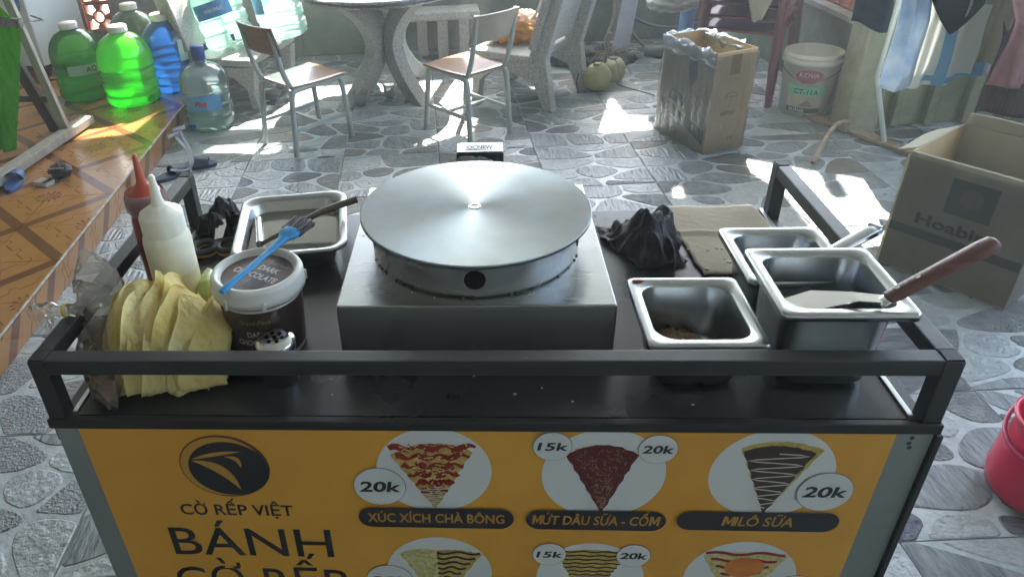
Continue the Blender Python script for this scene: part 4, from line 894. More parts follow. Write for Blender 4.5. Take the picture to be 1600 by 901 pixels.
# ---- crumpled clear cups under the table
cupm = clear('cup_film', (.97, .98, .98), (.85, .88, .88), .6, .3, .1, 1, 40)
for lc, sd, lab in (((-.735, 3.715, 0), 2, 'crumpled clear plastic cup in front of the left table leg'), ((-.56, 3.86, 0), 5, 'crumpled clear plastic cup between the table legs')):
    g = G(); g.lathe([(.0001, .004), (.028, .002), (.034, .03), (.040, .06), (.044, .088), (.047, .09)], 28, fx=lambda a, z, sd=sd: 1+.22*mnoise.noise(Vector((math.cos(a)*2, math.sin(a)*2, z*40+sd))))
    tag(g.build('plastic_cup', cupm, None, lc, rot=(0, 0, sd), sol=.0006), lab, 'cup')
# ---- coconuts, black sack and clutter by the wall
coc = M('green_coconut', (.22, .22, .085), .55, c2=(.33, .32, .15), ns=6, bump=.2, bs=30)
for lc, sc1, lab, sd in (((.760, 3.875, .0), 1, 'nearer green coconut on the floor beside the stone chair', 1), ((.885, 4.045, .0), .92, 'farther coconut lying half behind the first one', 4)):
    t = thing('coconut', lab, 'coconut', lc, sd*.4, 'pair of green coconuts')
    g = G(); g.blob((0, 0, .088*sc1), (.094*sc1, .090*sc1, .088*sc1), .10, 1.3, 36, sd); g.build('husk', coc, t)
    g = G(); g.blob((.0, 0, .172*sc1), (.03, .03, .012), .3, 2, 16, sd); g.build('calyx', M('dry_calyx', (.20, .17, .10), .8), t)
t = thing('coconut_stalk', 'dry branching stalk standing up from the coconuts', 'stalk', (.83, 3.985, 0)); sm_ = M('dry_stalk', (.17, .14, .09), .85)
g = G(); g.tube(smooth_pts([(-.01, 0, .15), (.0, .0, .22), (.01, .01, .29), (.008, .0, .34)], 2), [.012, .012, .011, .011, .010, .009, .009, .008, .008, .008, .012, .013, .008], 8); g.build('stem', sm_, t)
rw = random.Random(5); g = G()
for i in range(16):
    a = rw.uniform(0, 2*PI); e = rw.uniform(-.25, .5); l = rw.uniform(.1, .26); g.tube(smooth_pts([(0, 0, .20), (l*.4*math.cos(a), l*.4*math.sin(a), .2+l*.4*e+.03), (l*math.cos(a), l*math.sin(a), max(.004, .2+l*e-.15*(i % 3 == 0)))], 2), .0022, 5)
g.build('twigs', sm_, t)
for pts, lab in (([(-.13, -.03, .15), (-.17, -.06, .06), (-.15, -.09, .004), (-.16, -.12, .004)], 'dark crooked twig hanging left of the nearer coconut'), ([(.10, .0, .02), (.17, -.06, .006), (.24, -.12, .004), (.30, -.2, .004)], 'thin twig lying right of the coconuts')):
    g = G(); g.tube(smooth_pts(pts, 2), .003, 6); tag(g.build('twig', M('dark_twig', (.04, .035, .03), .9), None, (.80, 3.95, 0)), lab, 'twig')
sackm = M('black_sack', (.012, .014, .016), .45, c2=(.03, .034, .036), ns=8, bump=.8, bs=20)
g = G(); g.blob((0, 0, .04), (.30, .15, .085), .5, 2.2, 44, 8, ridge=True, flatb=.038); tag(g.build('black_sack', sackm, None, (.80, 4.50, 0)), 'flat dark plastic sack lying behind the coconuts', 'sack')
bd_ = thing('leaning_board', 'narrow grey board leaning against the wall behind the coconuts', 'board', (.98, 4.42, 0)); g = G(); g.beam((0, 0, .002), (.19, .45, .80), .11, .018, (0, -1, 0)); g.build('plank', M('grey_board', (.20, .22, .26), .6, c2=(.27, .29, .34), ns=6), bd_, bev=.002)
g = G(); g.tube(smooth_pts([(-.05, .1, .5), (-.03, .06, .30), (-.06, .05, .2), (-.09, .04, .12), (-.07, .04, .10)], 2), [.02]*17, 8, flat=.5); tag(g.build('burlap_strip', M('burlap', (.22, .19, .13), .95, c2=(.3, .26, .19), ns=30), None, (1.0, 4.55, .0)), 'pale burlap bundle hanging beside the leaning board', 'cloth')
g = G(); g.lathe([(.0001, 0), (.042, 0), (.042, .13), (.038, .133), (.038, .003), (.0001, .003)], 28); tag(g.build('tin_can', M('dull_tin', (.22, .24, .21), .5, metal=.4), None, (1.20, 4.62, .043), rot=(PI/2, 0, 1.35), bev=0), 'empty tin can lying on its side near the wall', 'can')
hs_ = smooth_pts([(1.02, 4.75, .33), (1.2, 4.74, .20), (1.4, 4.74, .16), (1.62, 4.74, .2)], 3); g = G(); g.tube(hs_, .011, 8); g.tube(smooth_pts([(1.08, 4.75, .26), (1.12, 4.73, .14), (1.22, 4.70, .05), (1.26, 4.66, .012)], 3), .012, 8); tag(g.build('hose', M('grey_hose', (.16, .17, .16), .6), None), 'grey hose drooping along the green wall', 'hose')
bp_ = thing('blue_pipe', 'upright blue plastic pipe behind the tall wrapped carton', 'pipe', (1.36, 4.20, 0)); g = G(); g.lathe([(.047, 0), (.047, 1.3), (.041, 1.3), (.041, 0)], 28); g.build('pipe', M('blue_pvc', (.14, .27, .55), .4), bp_); g = G(); g.lathe([(.053, 0), (.053, .05), (.047, .052)], 28); g.build('collar', MATS['blue_pvc'], bp_)
# ---- tall wrapped carton
film = clear('stretch_film', (.97, .97, .96), (.90, .90, .86), .88, .33, .13, bump=1.0, bs=30, stretch=(6, 6, .8))
def carton(name, label, loc, rz, lx, ly, h, flaps, mats, tp=0):
    t = thing(name, label, 'carton', loc, rz); th = .006
    for nm, c_, d_3, mi in (('side', (0, -ly/2+th/2, h/2), (lx, th, h), 0), ('side', (0, ly/2-th/2, h/2), (lx-.0, th, h), 0), ('side', (-lx/2+th/2, 0, h/2), (th, ly-2*th-.001, h), 1), ('side', (lx/2-th/2, 0, h/2), (th, ly-2*th-.001, h), 0), ('bottom', (0, 0, .004), (lx-2*th-.002, ly-2*th-.002, .006), 0)):
        g = G(); g.box(c_, d_3); g.build(nm, mats[mi], t, bev=.001)
    for hx_, hy_, ax, ang, wid, ln in flaps:
        g = G()
        def ff(u, v):
            e = 1+.03*mnoise.noise(Vector((u*5, v*3, hx_*9))); return ((u-.5)*wid*(1-.04*v), 0, 0) if ax is None else ((u-.5)*wid*(1-.05*v), math.sin(ang)*ln*v*e, math.cos(ang)*ln*v*e+.004*math.sin(u*7+hx_*5)*v)
        g.sheet(ff, 12, 8); o = g.build('flap', mats[0], t, (hx_, hy_, h), ax, sol=.005)
    return t
kcool = M('card_film_shade', (.42, .40, .28), .75, c2=(.50, .47, .34), ns=5, bump=.2, bs=60)  # left side's shade and film greyness are put into this card colour
R25 = math.radians(23); e1 = Vector((math.cos(R25), math.sin(R25), 0)); e2 = Vector((-math.sin(R25), math.cos(R25), 0)); cc_ = Vector((1.151, 2.815, 0))+e1*.118+e2*.205
tc_ = carton('wrapped_carton', 'tall open carton wrapped in clear stretch film with an umbrella mark', tuple(cc_), R25, .236, .41, .515, [], [kraft, kcool])
dkp = M('card_print_teal', (.035, .06, .065), .7, c2=(.06, .09, .09), ns=8); dpr = M('card_print_dark', (.05, .055, .045), .7)
yy = -.205-.0018
g = G(); g.add([(x, yy, z) for x, z in [(-.03+.0, .5), (.028, .5), (.028, .40), (-.03, .40)]], [(0, 1, 2, 3)]); g.build('tape', M('packing_tape', (.36, .22, .07), .3), tc_)
g = G()
um = [(.035*math.cos(a), .026*math.sin(a)) for a in [PI*k_/16 for k_ in range(17)]]
v, f = ribbon(um+[(-.035, 0), (-.012, .006), (.012, .006), (.035, 0)], .0028); g.add([(a+.0, yy-.0004, b+.285) for a, b in v], f)
v, f = ribbon([(0, .006), (0, -.038), (-.004, -.046), (-.011, -.044)], .0028); g.add([(a, yy-.0004, b+.285) for a, b in v], f); g.build('umbrella_mark', dpr, tc_)
lettering('KEEP DRY', lambda x, y: (x-.004, yy-.0004, .195+y), M('card_print_green', (.04, .09, .07), .7), tc_, .085, .019, bold=.03)
lettering('PE', lambda x, y: (x+.035, yy-.0004, .058+y), dpr, tc_, .03, .018)
xx = -.118-.0018
def sideflat(pts, nm): g = G(); g.add([(xx, y, z) for y, z in pts], [tuple(range(len(pts)))]); return g.build(nm, dkp, tc_)
sideflat([(.02, .49), (-.06, .49), (-.09, .36), (-.04, .30)], 'print_patch'); sideflat([(.19, .20), (-.19, .12), (-.19, .045), (-.05, .10), (.19, .15)], 'print_band'); sideflat([(.1, .27), (-.02, .24), (.0, .19), (.12, .21)], 'print_patch')
def filmwrap(t, lx, ly, z0, z1, mat, seed, name, ex=.004, amp=.006, flare=0):
    g = G(); per = 2*(lx+ly)
    def f(u, v):
        s = (u % 1)*per
        if s < lx: p = (-lx/2+s, -ly/2); n_ = (0, -1)
        elif s < lx+ly: p = (lx/2, -ly/2+s-lx); n_ = (1, 0)
        elif s < 2*lx+ly: p = (lx/2-(s-lx-ly), ly/2); n_ = (0, 1)
        else: p = (-lx/2, ly/2-(s-2*lx-ly)); n_ = (-1, 0)
        z = z0+(z1-z0)*v; e = ex+amp*(.5+mnoise.noise(Vector((s*26, z*5, seed)))*.9)+flare*v*v
        k_ = 1+2*e/lx; k2_ = 1+2*e/ly; return (p[0]*k_, p[1]*k2_, z)
    g.sheet(f, 150, 26); return g.build(name, mat, t)
filmwrap(tc_, .236, .41, .004, .50, film, 3, 'stretch_film', .004, .007)
filmc = clear('crumpled_film', (.9, .93, .97), (.66, .72, .80), .5, .42, .1, bump=1, bs=45)
g = G(); rw = random.Random(3)
def roll(u, v):
    a = 2*PI*v; s = u*1.05; per = [(-.118, -.205), (-.118, .205), (.118, .205), (.118, -.10)]; L2 = [.41, .236, .305]; q = s*sum(L2)/1.05; i = 0
    while i < 2 and q > L2[i]: q -= L2[i]; i += 1
    a0_, b0_ = Vector(per[i]), Vector(per[i+1]); p = a0_.lerp(b0_, min(1, q/L2[i])); rd = .022+.016*mnoise.noise(Vector((u*15, math.cos(a)*1.6, math.sin(a)*1.6)))
    return (p.x*1.05+rd*math.cos(a)*.7, p.y*1.02+rd*math.cos(a)*.3, .488+rd*1.5*math.sin(a)+.010*mnoise.noise(Vector((u*24, v*7, 4))))
g.sheet(roll, 260, 20); g.build('film_roll', filmc, tc_)
# ---- big open carton at the right
dcar = Vector((1.795-1.536, 1.425-1.749, 0)); rzc = math.atan2(dcar.y, dcar.x); ex_ = dcar.normalized(); ey_ = Vector((-ex_.y, ex_.x, 0)); LX, LY, HC = .43, .40, .455
ccb = Vector((1.536, 1.749, 0))+ex_*LX/2+ey_*LY/2
big = carton('open_carton', 'large open carton with printed lettering at the right edge', tuple(ccb), rzc, LX, LY, HC,
             [(0, -LY/2+.008, 0, math.radians(128), LX*.94, .17), (-LX/2+.004, 0, -PI/2, math.radians(-112), LY*.80, .075), (0, LY/2-.004, 0, math.radians(-12), LX*.98, .05), (LX/2-.004, 0, PI/2, math.radians(-30), LY*.96, .15)],
             [M('card_olive', (.43, .40, .30), .85, c2=(.49, .455, .345), ns=4, bump=.12, bs=70), kraft])
yb_ = -LY/2-.002; pr_ = M('card_print_grey', (.12, .13, .105), .8)
def cf(pts, nm, mat=pr_, dy=0): g = G(); g.add([(x, yb_-dy, z) for x, z in pts], [tuple(range(len(pts)))]); return g.build(nm, mat, big)
tl_ = M('card_print_olive', (.17, .19, .155), .8)
cf([(-.06, .405), (.085, .405), (.085, .275), (-.06, .275)], 'print_square', tl_); cf(circ(.012, .345, .035, 24), 'print_emblem', M('card_print_pale', (.26, .26, .2), .8), .0005)
lettering('Hoabinh', lambda x, y: (x-.0, yb_-.0004, .205+y), pr_, big, .27, .042, bold=.03)
cf([(-.212, .150), (.212, .150), (.212, .195-.01), (-.212, .195-.01)], 'print_band', tl_); 
filmwrap(big, LX, LY, .01, .44, clear('dusty_film', (.93, .93, .90), (.5, .5, .42), .86, .22, .25, bump=.8, bs=24, stretch=(5, 5, .7)), 7, 'stretch_film', .003, .004)
# ---- stack of plum plastic armchairs
plum = M('plum_plastic', (.16, .055, .062), .38, c2=(.20, .075, .08), ns=6)
for k_ in range(4):
    t = thing('plastic_chair', ['bottom plum plastic armchair of the stack beside the paint bucket', 'second plum plastic armchair from the bottom of the stack', 'third plum plastic armchair from the bottom of the stack', 'topmost plum plastic armchair of the stack, under the white bags'][k_], 'chair', (1.63, 3.83, .072*k_), math.radians(-32), 'stacked plum plastic armchairs')
    for sx in (-1, 1):
        for sy in (-1, 1):
            g = G(); g.tube([(sx*.235, sy*.235, 0), (sx*.215, sy*.215, .22), (sx*.205, sy*.20, .40)], [.036, .044, .050], 8, flat=.55); g.build('leg', plum, t)
        g = G(); g.tube(smooth_pts([(sx*.215, -.20, .39), (sx*.235, -.215, .50), (sx*.245, -.19, .595), (sx*.25, -.02, .615), (sx*.235, .15, .63), (sx*.20, .22, .66)], 2), [.026]*21, 8, flat=.5); g.build('armrest', plum, t)
    g = G(); g.sheet(lambda u, v: ((u-.5)*.43, -.215+.43*v, .405-.022*math.sin(u*PI)*math.sin(v*PI)), 10, 10); g.build('seat', plum, t, sol=.016)
    g = G(); g.sheet(lambda u, v: ((u-.5)*.44, .20+.09*v-.05*(1-(2*u-1)**2)*-1, .43+.36*v), 12, 8); g.build('backrest', plum, t, sol=.014)
g = G(); g.blob((0, 0, .03), (.24, .19, .045), .6, 2.4, 44, 3, ridge=True, flatb=.025); bagw = fabric('white_bag', (.62, .63, .61), (.72, .73, .71), .35, 5, .6, 22)
tag(g.build('white_bag', bagw, None, (1.46, 3.66, .655), -.3), 'crumpled white plastic bag draped over the plum chairs', 'bag')
g = G(); g.sheet(lambda u, v: ((u-.5)*.20*(1-.75*v), -.004*math.sin(u*9), -.22*v+.006*math.sin(u*6+v*3)), 14, 12); tag(g.build('hanging_bag', fabric('beige_bag', (.5, .48, .36), (.56, .54, .43), .35, 5, .5, 22), None, (1.52, 3.42, .735), -.1, sol=.002), 'beige bag corner hanging in front of the plum chairs', 'bag')
g = G(); g.blob((0, 0, 0), (.16, .10, .05), .6, 2.2, 36, 11, ridge=True); tag(g.build('white_bag', bagw, None, (1.22, 4.02, .50), .2), 'white plastic bag above the tall wrapped carton', 'bag')
# ---- paint bucket
pbk = thing('paint_bucket', 'used white paint bucket with a maroon badge and green label', 'bucket', (1.868, 3.43, 0), -.12); bw = M('bucket_plastic', (.60, .60, .52), .45, c2=(.68, .67, .59), ns=7)
BR_ = lambda z: .128+.020*z/.34
g = G(); g.lathe([(.0001, .004), (.118, 0), (.128, .008), (BR_(.29), .29), (.156, .291), (.157, .315), (.150, .316), (.1505, .326), (.153, .327), (.153, .335), (.1495, .336), (.150, .346), (.146, .348), (.143, .345), (.124, .02), (.0001, .016)], 56); g.build('shell', bw, pbk)
AB = -PI/2-.28
def bck(R0, ex2=.0015): return lambda x, y: ((BR_(y)+ex2)*math.cos(AB+x/R0), (BR_(y)+ex2)*math.sin(AB+x/R0), y)
def cyl_poly(poly_fn, nm, mat, ex2=.0012, nu=24, nv=6):
    g = G(); pp = bck(.14, ex2); g.sheet(lambda u, v: pp(*poly_fn(u, v)), nu, nv); return g.build(nm, mat, pbk)
mar = M('badge_maroon', (.30, .045, .08), .4); cyl_poly(lambda u, v: (.073*math.cos(PI*(1-u)), .240+(2*v-1)*.037*math.sin(PI*u)), 'badge_rim', M('badge_pale', (.55, .45, .42), .4), .0010)
b0 = cyl_poly(lambda u, v: (.070*math.cos(PI*(1-u)), .240+(2*v-1)*.034*math.sin(PI*u)), 'badge', mar, .0018); cyl_poly(lambda u, v: ((u-.5)*.072*(1+.1*v), .198+.014*v), 'badge', mar, .0014)
pp = bck(.14, .0028); lettering('KOVA', lambda x, y: pp(x, y+.231), wht, pbk, .098, .026, bold=.012)
cyl_poly(lambda u, v: ((u-.5)*.205, .135+.050*v-.012*u), 'label_band', M('label_green', (.16, .55, .30), .4, c2=(.22, .58, .45), ns=6), .0012)
lettering('CT-11A', lambda x, y: pp(x+.0, y+.141-.006*(x+.1)/.2), M('print_dark_green', (.02, .05, .035), .5), pbk, .128, .028, bold=.025)
cyl_poly(lambda u, v: ((u-.5)*.195, .062+.070*v-.010*u), 'label_photo', M('label_photo', (.42, .40, .30), .5, c2=(.54, .52, .42), ns=14), .0012)
cyl_poly(lambda u, v: (.012+(u-.5)*.085, .066+.042*v*(1-abs(2*u-1))), 'label_roof', M('label_roof', (.25, .22, .16), .6), .0020)
cyl_poly(lambda u, v: ((u-.5)*.192, .030+.030*v), 'label_strip', M('label_dark', (.035, .06, .045), .5), .0012)
lettering('TƯỜNG', lambda x, y: pp(x-.035, y+.035), wht, pbk, .085, .018, bold=.03)
g = G(); g.tube([((.158+.004)*math.sin(a), -(.150)*math.cos(a)-.006, .285-.075*math.cos(a)**2) for a in [(-PI/2)+PI*k_/24 for k_ in range(25)]], .0022, 6); g.build('bail_handle', M('wire', (.12, .12, .12), .4, metal=.8), pbk, rz=-.28)
# ---- drying rack and its base
rk = thing('drying_rack', 'rusty tube drying rack carrying the clothes', 'drying rack', (2.0, 2.62, 0)); rust = M('rusty_tube', (.20, .13, .075), .6, c2=(.32, .25, .16), ns=14); pale = M('pale_tube', (.42, .52, .47), .4, c2=(.55, .6, .55), ns=10)
g = G(); g.beam((-.16, .74, .012), (.26, -.06, .012), .07, .020); g.build('foot_bar', rust, rk, bev=.003)
g = G(); g.tube(smooth_pts([(-.36, .045, .008), (-.30, .13, .05), (-.20, .28, .09), (-.08, .42, .085), (0, .46, .04)], 2), .012, 10); g.build('curved_foot', rust, rk)
g = G(); g.tube([(.075, .27, .02), (.0, .36, .33), (-.02, .3, 1.18)], .012, 10); g.build('upright', pale, rk)
g = G(); g.tube([(-.42, -.05, 1.18), (.72, .10, 1.18)], .011, 10); g.build('hanging_bar', pale, rk)
g = G(); g.tube([(.66, .10, .0), (.66, .09, 1.18)], .012, 10); g.build('upright', pale, rk)
g = G(); g.tube([(-.02, .3, 1.18), (-.02, .01, 1.18)], .010, 8); g.build('brace', pale, rk)
def garment(name, label, pts, mat, y0, y1=None, fold=.012, nf=7, seed=0, drape=True, zt=1.185):
    """cloth hung over the bar: pts = (x left, x right, bottom z left, bottom z right, taper)"""
    xl, xr, bl, br2, tp_ = pts; g = G(); y1 = y0 if y1 is None else y1
    def f(u, v):
        t_ = v; zb = bl+(br2-bl)*u; z = zt+(zb-zt)*t_; xc = xl+(xr-xl)*u; mid = (xl+xr)/2
        x = mid+(xc-mid)*(1-tp_*(1-t_)); yb2 = y0+(y1-y0)*u; ybar = 2.57+.13*(x-1.58)
        fo = fold*math.sin(u*nf*2+seed)*(.3+.7*t_)+fold*1.4*mnoise.noise(Vector((u*4+seed, t_*2.2, seed)))
        return (x+.008*mnoise.noise(Vector((u*3, t_*5, seed+3))), ybar+(yb2-ybar)*min(1, t_*1.6)+fo, z+.010*math.sin(u*5+seed)*t_)
    g.sheet(f, 34, 34); return tag(g.build(name, mat, None, sol=.003), label, 'clothing', 'clothes hung on the drying rack')
def shirt_mat(name, a, b_, sc1, ofs=0):
    m = fabric(name, a, None, .4, 6, .35, 60); t = m.node_tree; b = t.nodes['Principled BSDF']; L = t.links.new
    tc = t.nodes.new('ShaderNodeTexCoord'); s = t.nodes.new('ShaderNodeSeparateXYZ'); L(tc.outputs['Object'], s.inputs[0])
    def mm(op, x, y_):
        n = t.nodes.new('ShaderNodeMath'); n.operation = op
        for i, v in enumerate((x, y_)):
            if isinstance(v, (int, float)): n.inputs[i].default_value = v
            else: L(v, n.inputs[i])
        return n.outputs[0]
    k_ = mm('GREATER_THAN', mm('FRACT', mm('ADD', mm('MULTIPLY', s.outputs[0], sc1), ofs), 0), .78); k2_ = mm('LESS_THAN', s.outputs[2], .478); k3 = mm('GREATER_THAN', s.outputs[2], .452)
    fac = mm('MAXIMUM', k_, mm('MULTIPLY', mm('MULTIPLY', k2_, k3), mm('LESS_THAN', mm('FRACT', mm('MULTIPLY', s.outputs[0], 3.1), 0), .75)))
    q = t.nodes.new('ShaderNodeMix'); q.data_type = 'RGBA'; L(fac, q.inputs[0]); q.inputs[6].default_value = (*a, 1); q.inputs[7].default_value = (*b_, 1); L(q.outputs[2], b.inputs['Base Color'])
    for n in t.nodes:
        if n.type == 'BSDF_TRANSLUCENT': L(q.outputs[2], n.inputs[0])
    return m
garment('dark_trousers', 'dark navy trousers hanging at the left end of the rack', (1.585, 1.735, .715, .680, .1), fabric('navy_cloth', (.035, .042, .055), (.07, .08, .095), .15), 2.51, 2.49, .012, 3, 1)
garment('light_blue_shirt', 'light blue shirt with a printed hem next to the navy trousers', (1.765, 1.885, .428, .440, .1), fabric('sky_cloth', (.36, .50, .66), (.62, .70, .78), .2, 9), 2.49, 2.47, .014, 3, 2)
garment('white_shirt', 'white shirt with sky blue bands and hem', (1.865, 2.215, .432, .470, .1), shirt_mat('banded_cloth', (.74, .75, .71), (.22, .44, .62), 6.3, .25), 2.50, 2.52, .026, 8, 3)
g = G()
def vneck(u, v): xl = 1.83+.30*u; c_ = 2*abs(u-.42); zb = .672+.20*min(1, c_)**1.1; z = 1.19+(zb-1.19)*v; return (xl+.03*v*0, 2.47+.01*math.sin(u*8)-.035*min(1, v*3), z)
g.sheet(vneck, 36, 24); tag(g.build('black_garment', fabric('black_cloth_thin', (.012, .013, .013), None, .1), None, sol=.003), 'black garment hanging to a point over the white shirt', 'clothing', 'clothes hung on the drying rack')
garment('pale_shirt', 'pale grey shirt hanging behind the banded white one', (1.96, 2.33, .495, .50, .1), fabric('pale_grey_cloth', (.52, .54, .52), (.62, .64, .62), .4, 5, .4, 40, (8, 8, 1)), 2.60, 2.60, .022, 7, 9)
garment('grey_cloth', 'small grey green cloth hanging over the black garment', (1.985, 2.075, .755, .80, .1), fabric('grey_green_cloth', (.30, .34, .27), (.38, .41, .34), .3), 2.43, 2.43, .008, 3, 5)
garment('khaki_shorts', 'pale khaki shorts hanging left of the brown checked cloth', (2.075, 2.165, .545, .56, .2), fabric('khaki_cloth', (.38, .36, .22), (.46, .44, .30), .3), 2.41, 2.41, .016, 3, 6)
def check(name):
    m = fabric(name, (.10, .062, .045), (.17, .115, .085), .2, 14, .8, 80, (9, 9, 1)); return m
garment('checked_cloth', 'long brown checked cloth hanging lowest on the rack', (2.12, 2.40, .352, .335, .15), check('brown_check'), 2.36, 2.36, .016, 4, 7)
garment('pink_cloth', 'dusty pink cloth hanging in front of the brown checked one', (2.035, 2.25, .515, .530, .35), fabric('pink_cloth', (.42, .23, .22), (.52, .31, .29), .35), 2.21, 2.24, .020, 4, 8)
# ---- red bucket
rd = thing('red_bucket', 'bright red plastic pail with bail handle at the right edge', 'bucket', (1.425, .602, 0), .3); rm = M('red_plastic', (.62, .006, .055), .3, c2=(.68, .01, .07), ns=4, spec=.6)
g = G(); g.lathe([(.0001, .006), (.108, .004), (.124, .016), (.130, .05), (.126, .13), (.116, .165), (.116, .175), (.112, .18), (.117, .225), (.124, .230), (.1235, .235), (.114, .233), (.109, .18), (.116, .12), (.118, .03), (.0001, .014)], 48); g.build('pail', rm, rd)
hA = math.radians(-12)
g = G(); g.tube([(.126*math.cos(a), .126*math.sin(a), .212-.05*math.sin(a-PI*.55)**2*0-.052*max(0, math.cos((a-PI*1.05)))) for a in [PI*.55+PI*k_/28 for k_ in range(29)]], .0052, 8); g.build('bail_handle', M('pink_red_plastic', (.55, .04, .14), .25, spec=.8), rd, rz=hA)
for a, c_, nm in ((math.radians(-152), (.55, .33, .06), 'yellow_dot'), (math.radians(-178), (.25, .35, .65), 'blue_dot')):
    g = G(); T = Matrix.Translation((.1185*math.cos(a), .1185*math.sin(a), .198)) @ Vector((math.cos(a), math.sin(a), -.1)).to_track_quat('Z', 'Y').to_matrix().to_4x4(); g.disc((0, 0, .0008), .010, 18, T=T); s_ = g.build('sticker', M(nm, c_, .4), rd)
    g = G(); g.disc((0, 0, .0014), .004, 14, T=T); g.build('sticker_eye', ink, s_)
# ---- sandals, pouch and packs
navy = M('navy_rubber', (.012, .022, .055), .55, c2=(.02, .035, .08), ns=12)
def sandal(loc, rot, label, mat):
    t = thing('sandal', label, 'sandal', loc, rot=rot, group='dark blue sandals')
    sole = [(.115*math.cos(a)*(1 if math.cos(a) > 0 else 1), .042*math.sin(a)*(1+.15*math.cos(a))) for a in [2*PI*k_/28 for k_ in range(28)]]
    g = G(); g.prism(sole, .0, .022); g.build('sole', mat, t, bev=.005)
    g = G(); g.sheet(lambda u, v: (.0+.075*v, .045*math.cos(PI*u)*(1-.1*v), .018+.042*math.sin(PI*u)*(1-.25*v)), 14, 8); g.build('strap', mat, t, sol=.005)
    return t
sandal((-1.585, 2.66, 0), (0, 0, .9), 'dark blue rubber sandal below the porch step', navy)
sandal((-1.50, 2.78, .0), (0, 0, .25), 'second dark blue sandal nearer the middle of the yard', navy)
sandal((-2.24, 2.36, SH), (0, 0, 1.9), 'blue sandal on the porch at the left edge', M('mid_blue_rubber', (.03, .07, .20), .5))
pch = thing('pouch', 'small crumpled black zip pouch on the orange porch', 'pouch', (-2.035, 2.435, SH), .2); pm_ = M('black_vinyl', (.018, .018, .016), .35, c2=(.05, .045, .04), ns=20, bump=.8, bs=50)
g = G(); g.blob((0, 0, .036), (.056, .040, .036), .35, 2.5, 32, 6, ridge=True, flatb=.034); g.build('body', pm_, pch)
g = G(); g.tube([(-.042, -.018, .056), (-.01, -.033, .062), (.03, -.03, .058)], .004, 6); g.build('zip', M('zip_metal', (.4, .38, .32), .35, metal=.8), pch)
cg = thing('cigarette_pack', 'flat silver cigarette pack beside the black pouch', 'pack', (-2.085, 2.355, SH), -.35); g = G(); g.box((0, 0, .011), (.085, .055, .021)); g.build('box', M('silver_card', (.30, .30, .27), .4, c2=(.45, .44, .40), ns=12), cg, bev=.002); g = G(); g.box((.026, 0, .0225), (.028, .05, .001)); g.build('print', ink, cg)
lt = thing('lighter', 'small dark lighter between the pouch and the silver pack', 'lighter', (-2.03, 2.372, SH), .6); g = G(); g.box((0, 0, .006), (.026, .012, .011)); g.build('body', MATS['black_plastic'], lt, bev=.003); g = G(); g.box((.017, 0, .006), (.008, .010, .010)); g.build('cap', MATS['polished_steel'], lt, bev=.001)
# ---- hammock and its stand
hw = M('weathered_wood', (.24, .22, .18), .75, c2=(.33, .305, .25), ns=8, stretch=(4, 4, 1), bump=.2, bs=30); hdw = M('brown_steel', (.06, .042, .032), .6)
hst = thing('hammock_stand', 'crossed grey and brown hammock stand on the porch', 'hammock stand', (-2.35, 2.95, SH))
g = G(); g.beam((.085, .03, .0), (-.03, .04, .82), .042, .03, (0, 1, 0)); g.build('grey_leg', hw, hst, bev=.003)
g = G(); g.beam((-.045, .14, .0), (-.16, -.02, .85), .06, .035, (0, 1, 0)); g.build('brown_leg', hdw, hst, bev=.003)
g = G(); g.beam((.02, .11, .0), (-.02, .10, .40), .026, .02, (0, 1, 0)); g.build('brace', hw, hst, bev=.003)
g = G(); g.beam((.11, .23, .035), (.02, -.85, .035), .075, .045); g.build('foot_beam', hw, hst, bev=.004)
g = G(); g.beam((-.01, .10, .20), (-.55, .16, .20), .03, .035); g.build('cross_bar', hdw, hst, bev=.003)
g = G(); g.beam((-.50, .16, .0), (-.50, .10, .85), .05, .03, (0, 1, 0)); g.build('brown_leg', hdw, hst, bev=.003)
gh = fabric('green_nylon', (.10, .34, .02), (.16, .46, .04), .5, 5, .8, 14, (10, 10, .6))
hmk = thing('hammock', 'bright green nylon hammock bunched at the left edge', 'hammock', (-2.30, 2.62, SH))
g = G()
def ham(u, v): x = .19-.62*u-.25*v*(1-u); z = .70-.63*v; return (x+.10*(1-v)*0, .10*u+.02*math.sin(u*26+v*2)+.018*mnoise.noise(Vector((u*9, v*2, 1)))-.10*v*u, z)
g.sheet(ham, 60, 24); g.build('fabric', gh, hmk, sol=.002)
g = G()
def ham2(u, v): return (.19-.62*u-.20*v*(1-u), .12*u-.03+.02*math.sin(u*9), .70+.30*v)
g.sheet(ham2, 30, 8); g.build('upper_fabric', gh, hmk, sol=.002)
g = G(); g.beam((.21, -.03, .705), (-.42, .07, .735), .03, .042); g.build('strap', M('grey_webbing', (.25, .25, .21), .9, c2=(.12, .12, .1), ns=60), hmk, bev=.003)
g = G(); g.tube([(.20, -.03, .705), (.27, .05, .70), (.20, .08, .715)], .004, 6); g.build('hook', M('wire', (0, 0, 0)), hmk)
wc = thing('white_cabinet', 'white cabinet with a round colourful sticker behind the hammock stand', 'cabinet', (-3.17, 4.42, SH), math.radians(-12)); g = G(); g.box((0, 0, .62), (.50, .50, 1.08)); g.build('body', M('white_enamel', (.62, .64, .63), .35), wc, bev=.01)
for sx in (-1, 1):
    for sy in (-1, 1): g = G(); g.box((sx*.2, sy*.2, .04), (.05, .05, .08)); g.build('foot', hdw, wc)
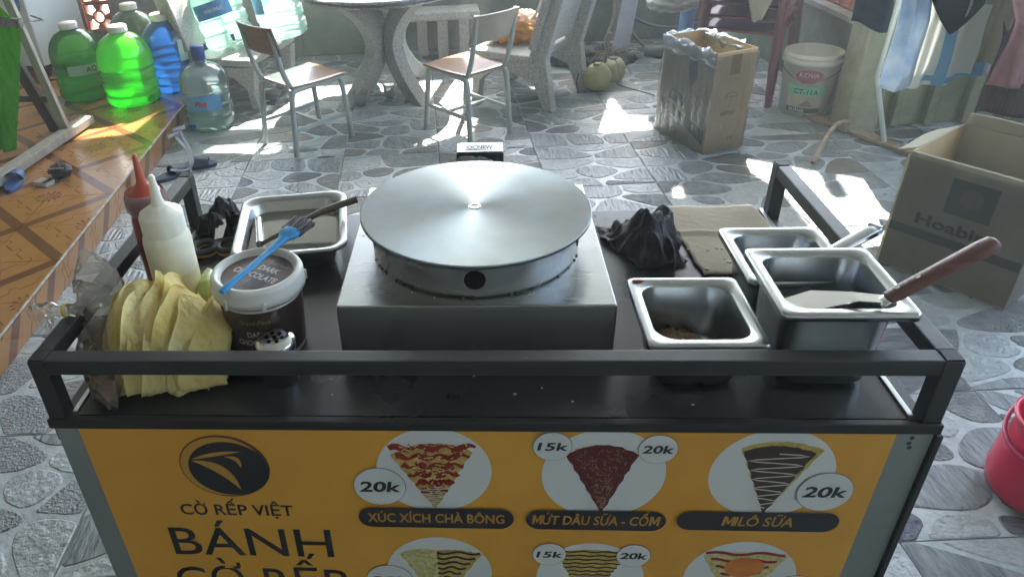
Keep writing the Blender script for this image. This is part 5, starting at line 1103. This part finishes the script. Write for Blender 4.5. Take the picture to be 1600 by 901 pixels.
g = G(); T = Matrix.Translation((.17, -.2515, .52)) @ Matrix.Rotation(PI/2, 4, 'X'); g.add([(a, b, 0) for a, b in circ(0, 0, .045, 32, .085)], [tuple(range(32))], 0, False, T); s_ = g.build('sticker', M('sticker_yellow', (.42, .32, .10), .4), wc); g = G(); g.add([(a, b, .0008) for a, b in circ(.006, -.02, .034, 28, .058)], [tuple(range(28))], 0, False, T); g.build('sticker_blue', M('sticker_blue', (.03, .16, .42), .4), s_)

# ---- crumbs on the counter, grit and litter on the floor
rw = random.Random(21); g = G()
for i in range(90):
    x, y = rw.uniform(-.58, .58), rw.uniform(.03, .63)
    if (abs(x) < .22 and y > .12) or (x > .22 and .04 < y < .4) or (x < -.27 and y > .05): continue
    r_ = rw.uniform(.0007, .0022); g.blob((x, y, CZ+r_*.5), (r_*rw.uniform(.8, 1.8), r_, r_*.7), .3, 2, 6, i)
for i in range(14): a = rw.uniform(0, 2*PI); r_ = rw.uniform(.0006, .0014); g.blob((.0+.205*math.cos(a)*.97, .348+.2*math.sin(a), CZ+.1065), (r_*1.5, r_, r_*.6), .3, 2, 6, i)
o = g.build('crumbs', MATS['crumb']); o['kind'] = 'stuff'; o['label'] = 'crumbs and flour specks scattered on the cart counter'
g = G()
for i in range(420):
    u, v = rw.uniform(-1.45, 2.1), rw.uniform(.5, 4.8); x, y = Y(u, v); r_ = rw.uniform(.001, .0035); g.blob((x, y, .003+r_*.3), (r_*rw.uniform(.8, 2.2), r_, r_*.6), .3, 2, 6, i)
o = g.build('grit', M('grit', (.06, .055, .045), .9, c2=(.3, .28, .24), ns=300)); o['kind'] = 'stuff'; o['label'] = 'fine grit scattered on the stone floor'
# ---- the sunlit dusty air of the yard
g = G(); g.box((0, 0, 2.15), (122, 122, 6.5)); hz = g.build('haze', [], None); hz['kind'] = 'stuff'; hz['label'] = 'thin sunlit dust in the air of the yard'
hm_ = bpy.data.materials.new('haze'); hm_.use_nodes = True; t = hm_.node_tree; t.nodes.clear(); out = t.nodes.new('ShaderNodeOutputMaterial'); pv = t.nodes.new('ShaderNodeVolumePrincipled')
pv.inputs['Color'].default_value = (.95, .97, .92, 1); pv.inputs['Density'].default_value = .021; pv.inputs['Anisotropy'].default_value = .45
t.links.new(pv.outputs[0], out.inputs['Volume']); hz.data.materials.append(hm_)
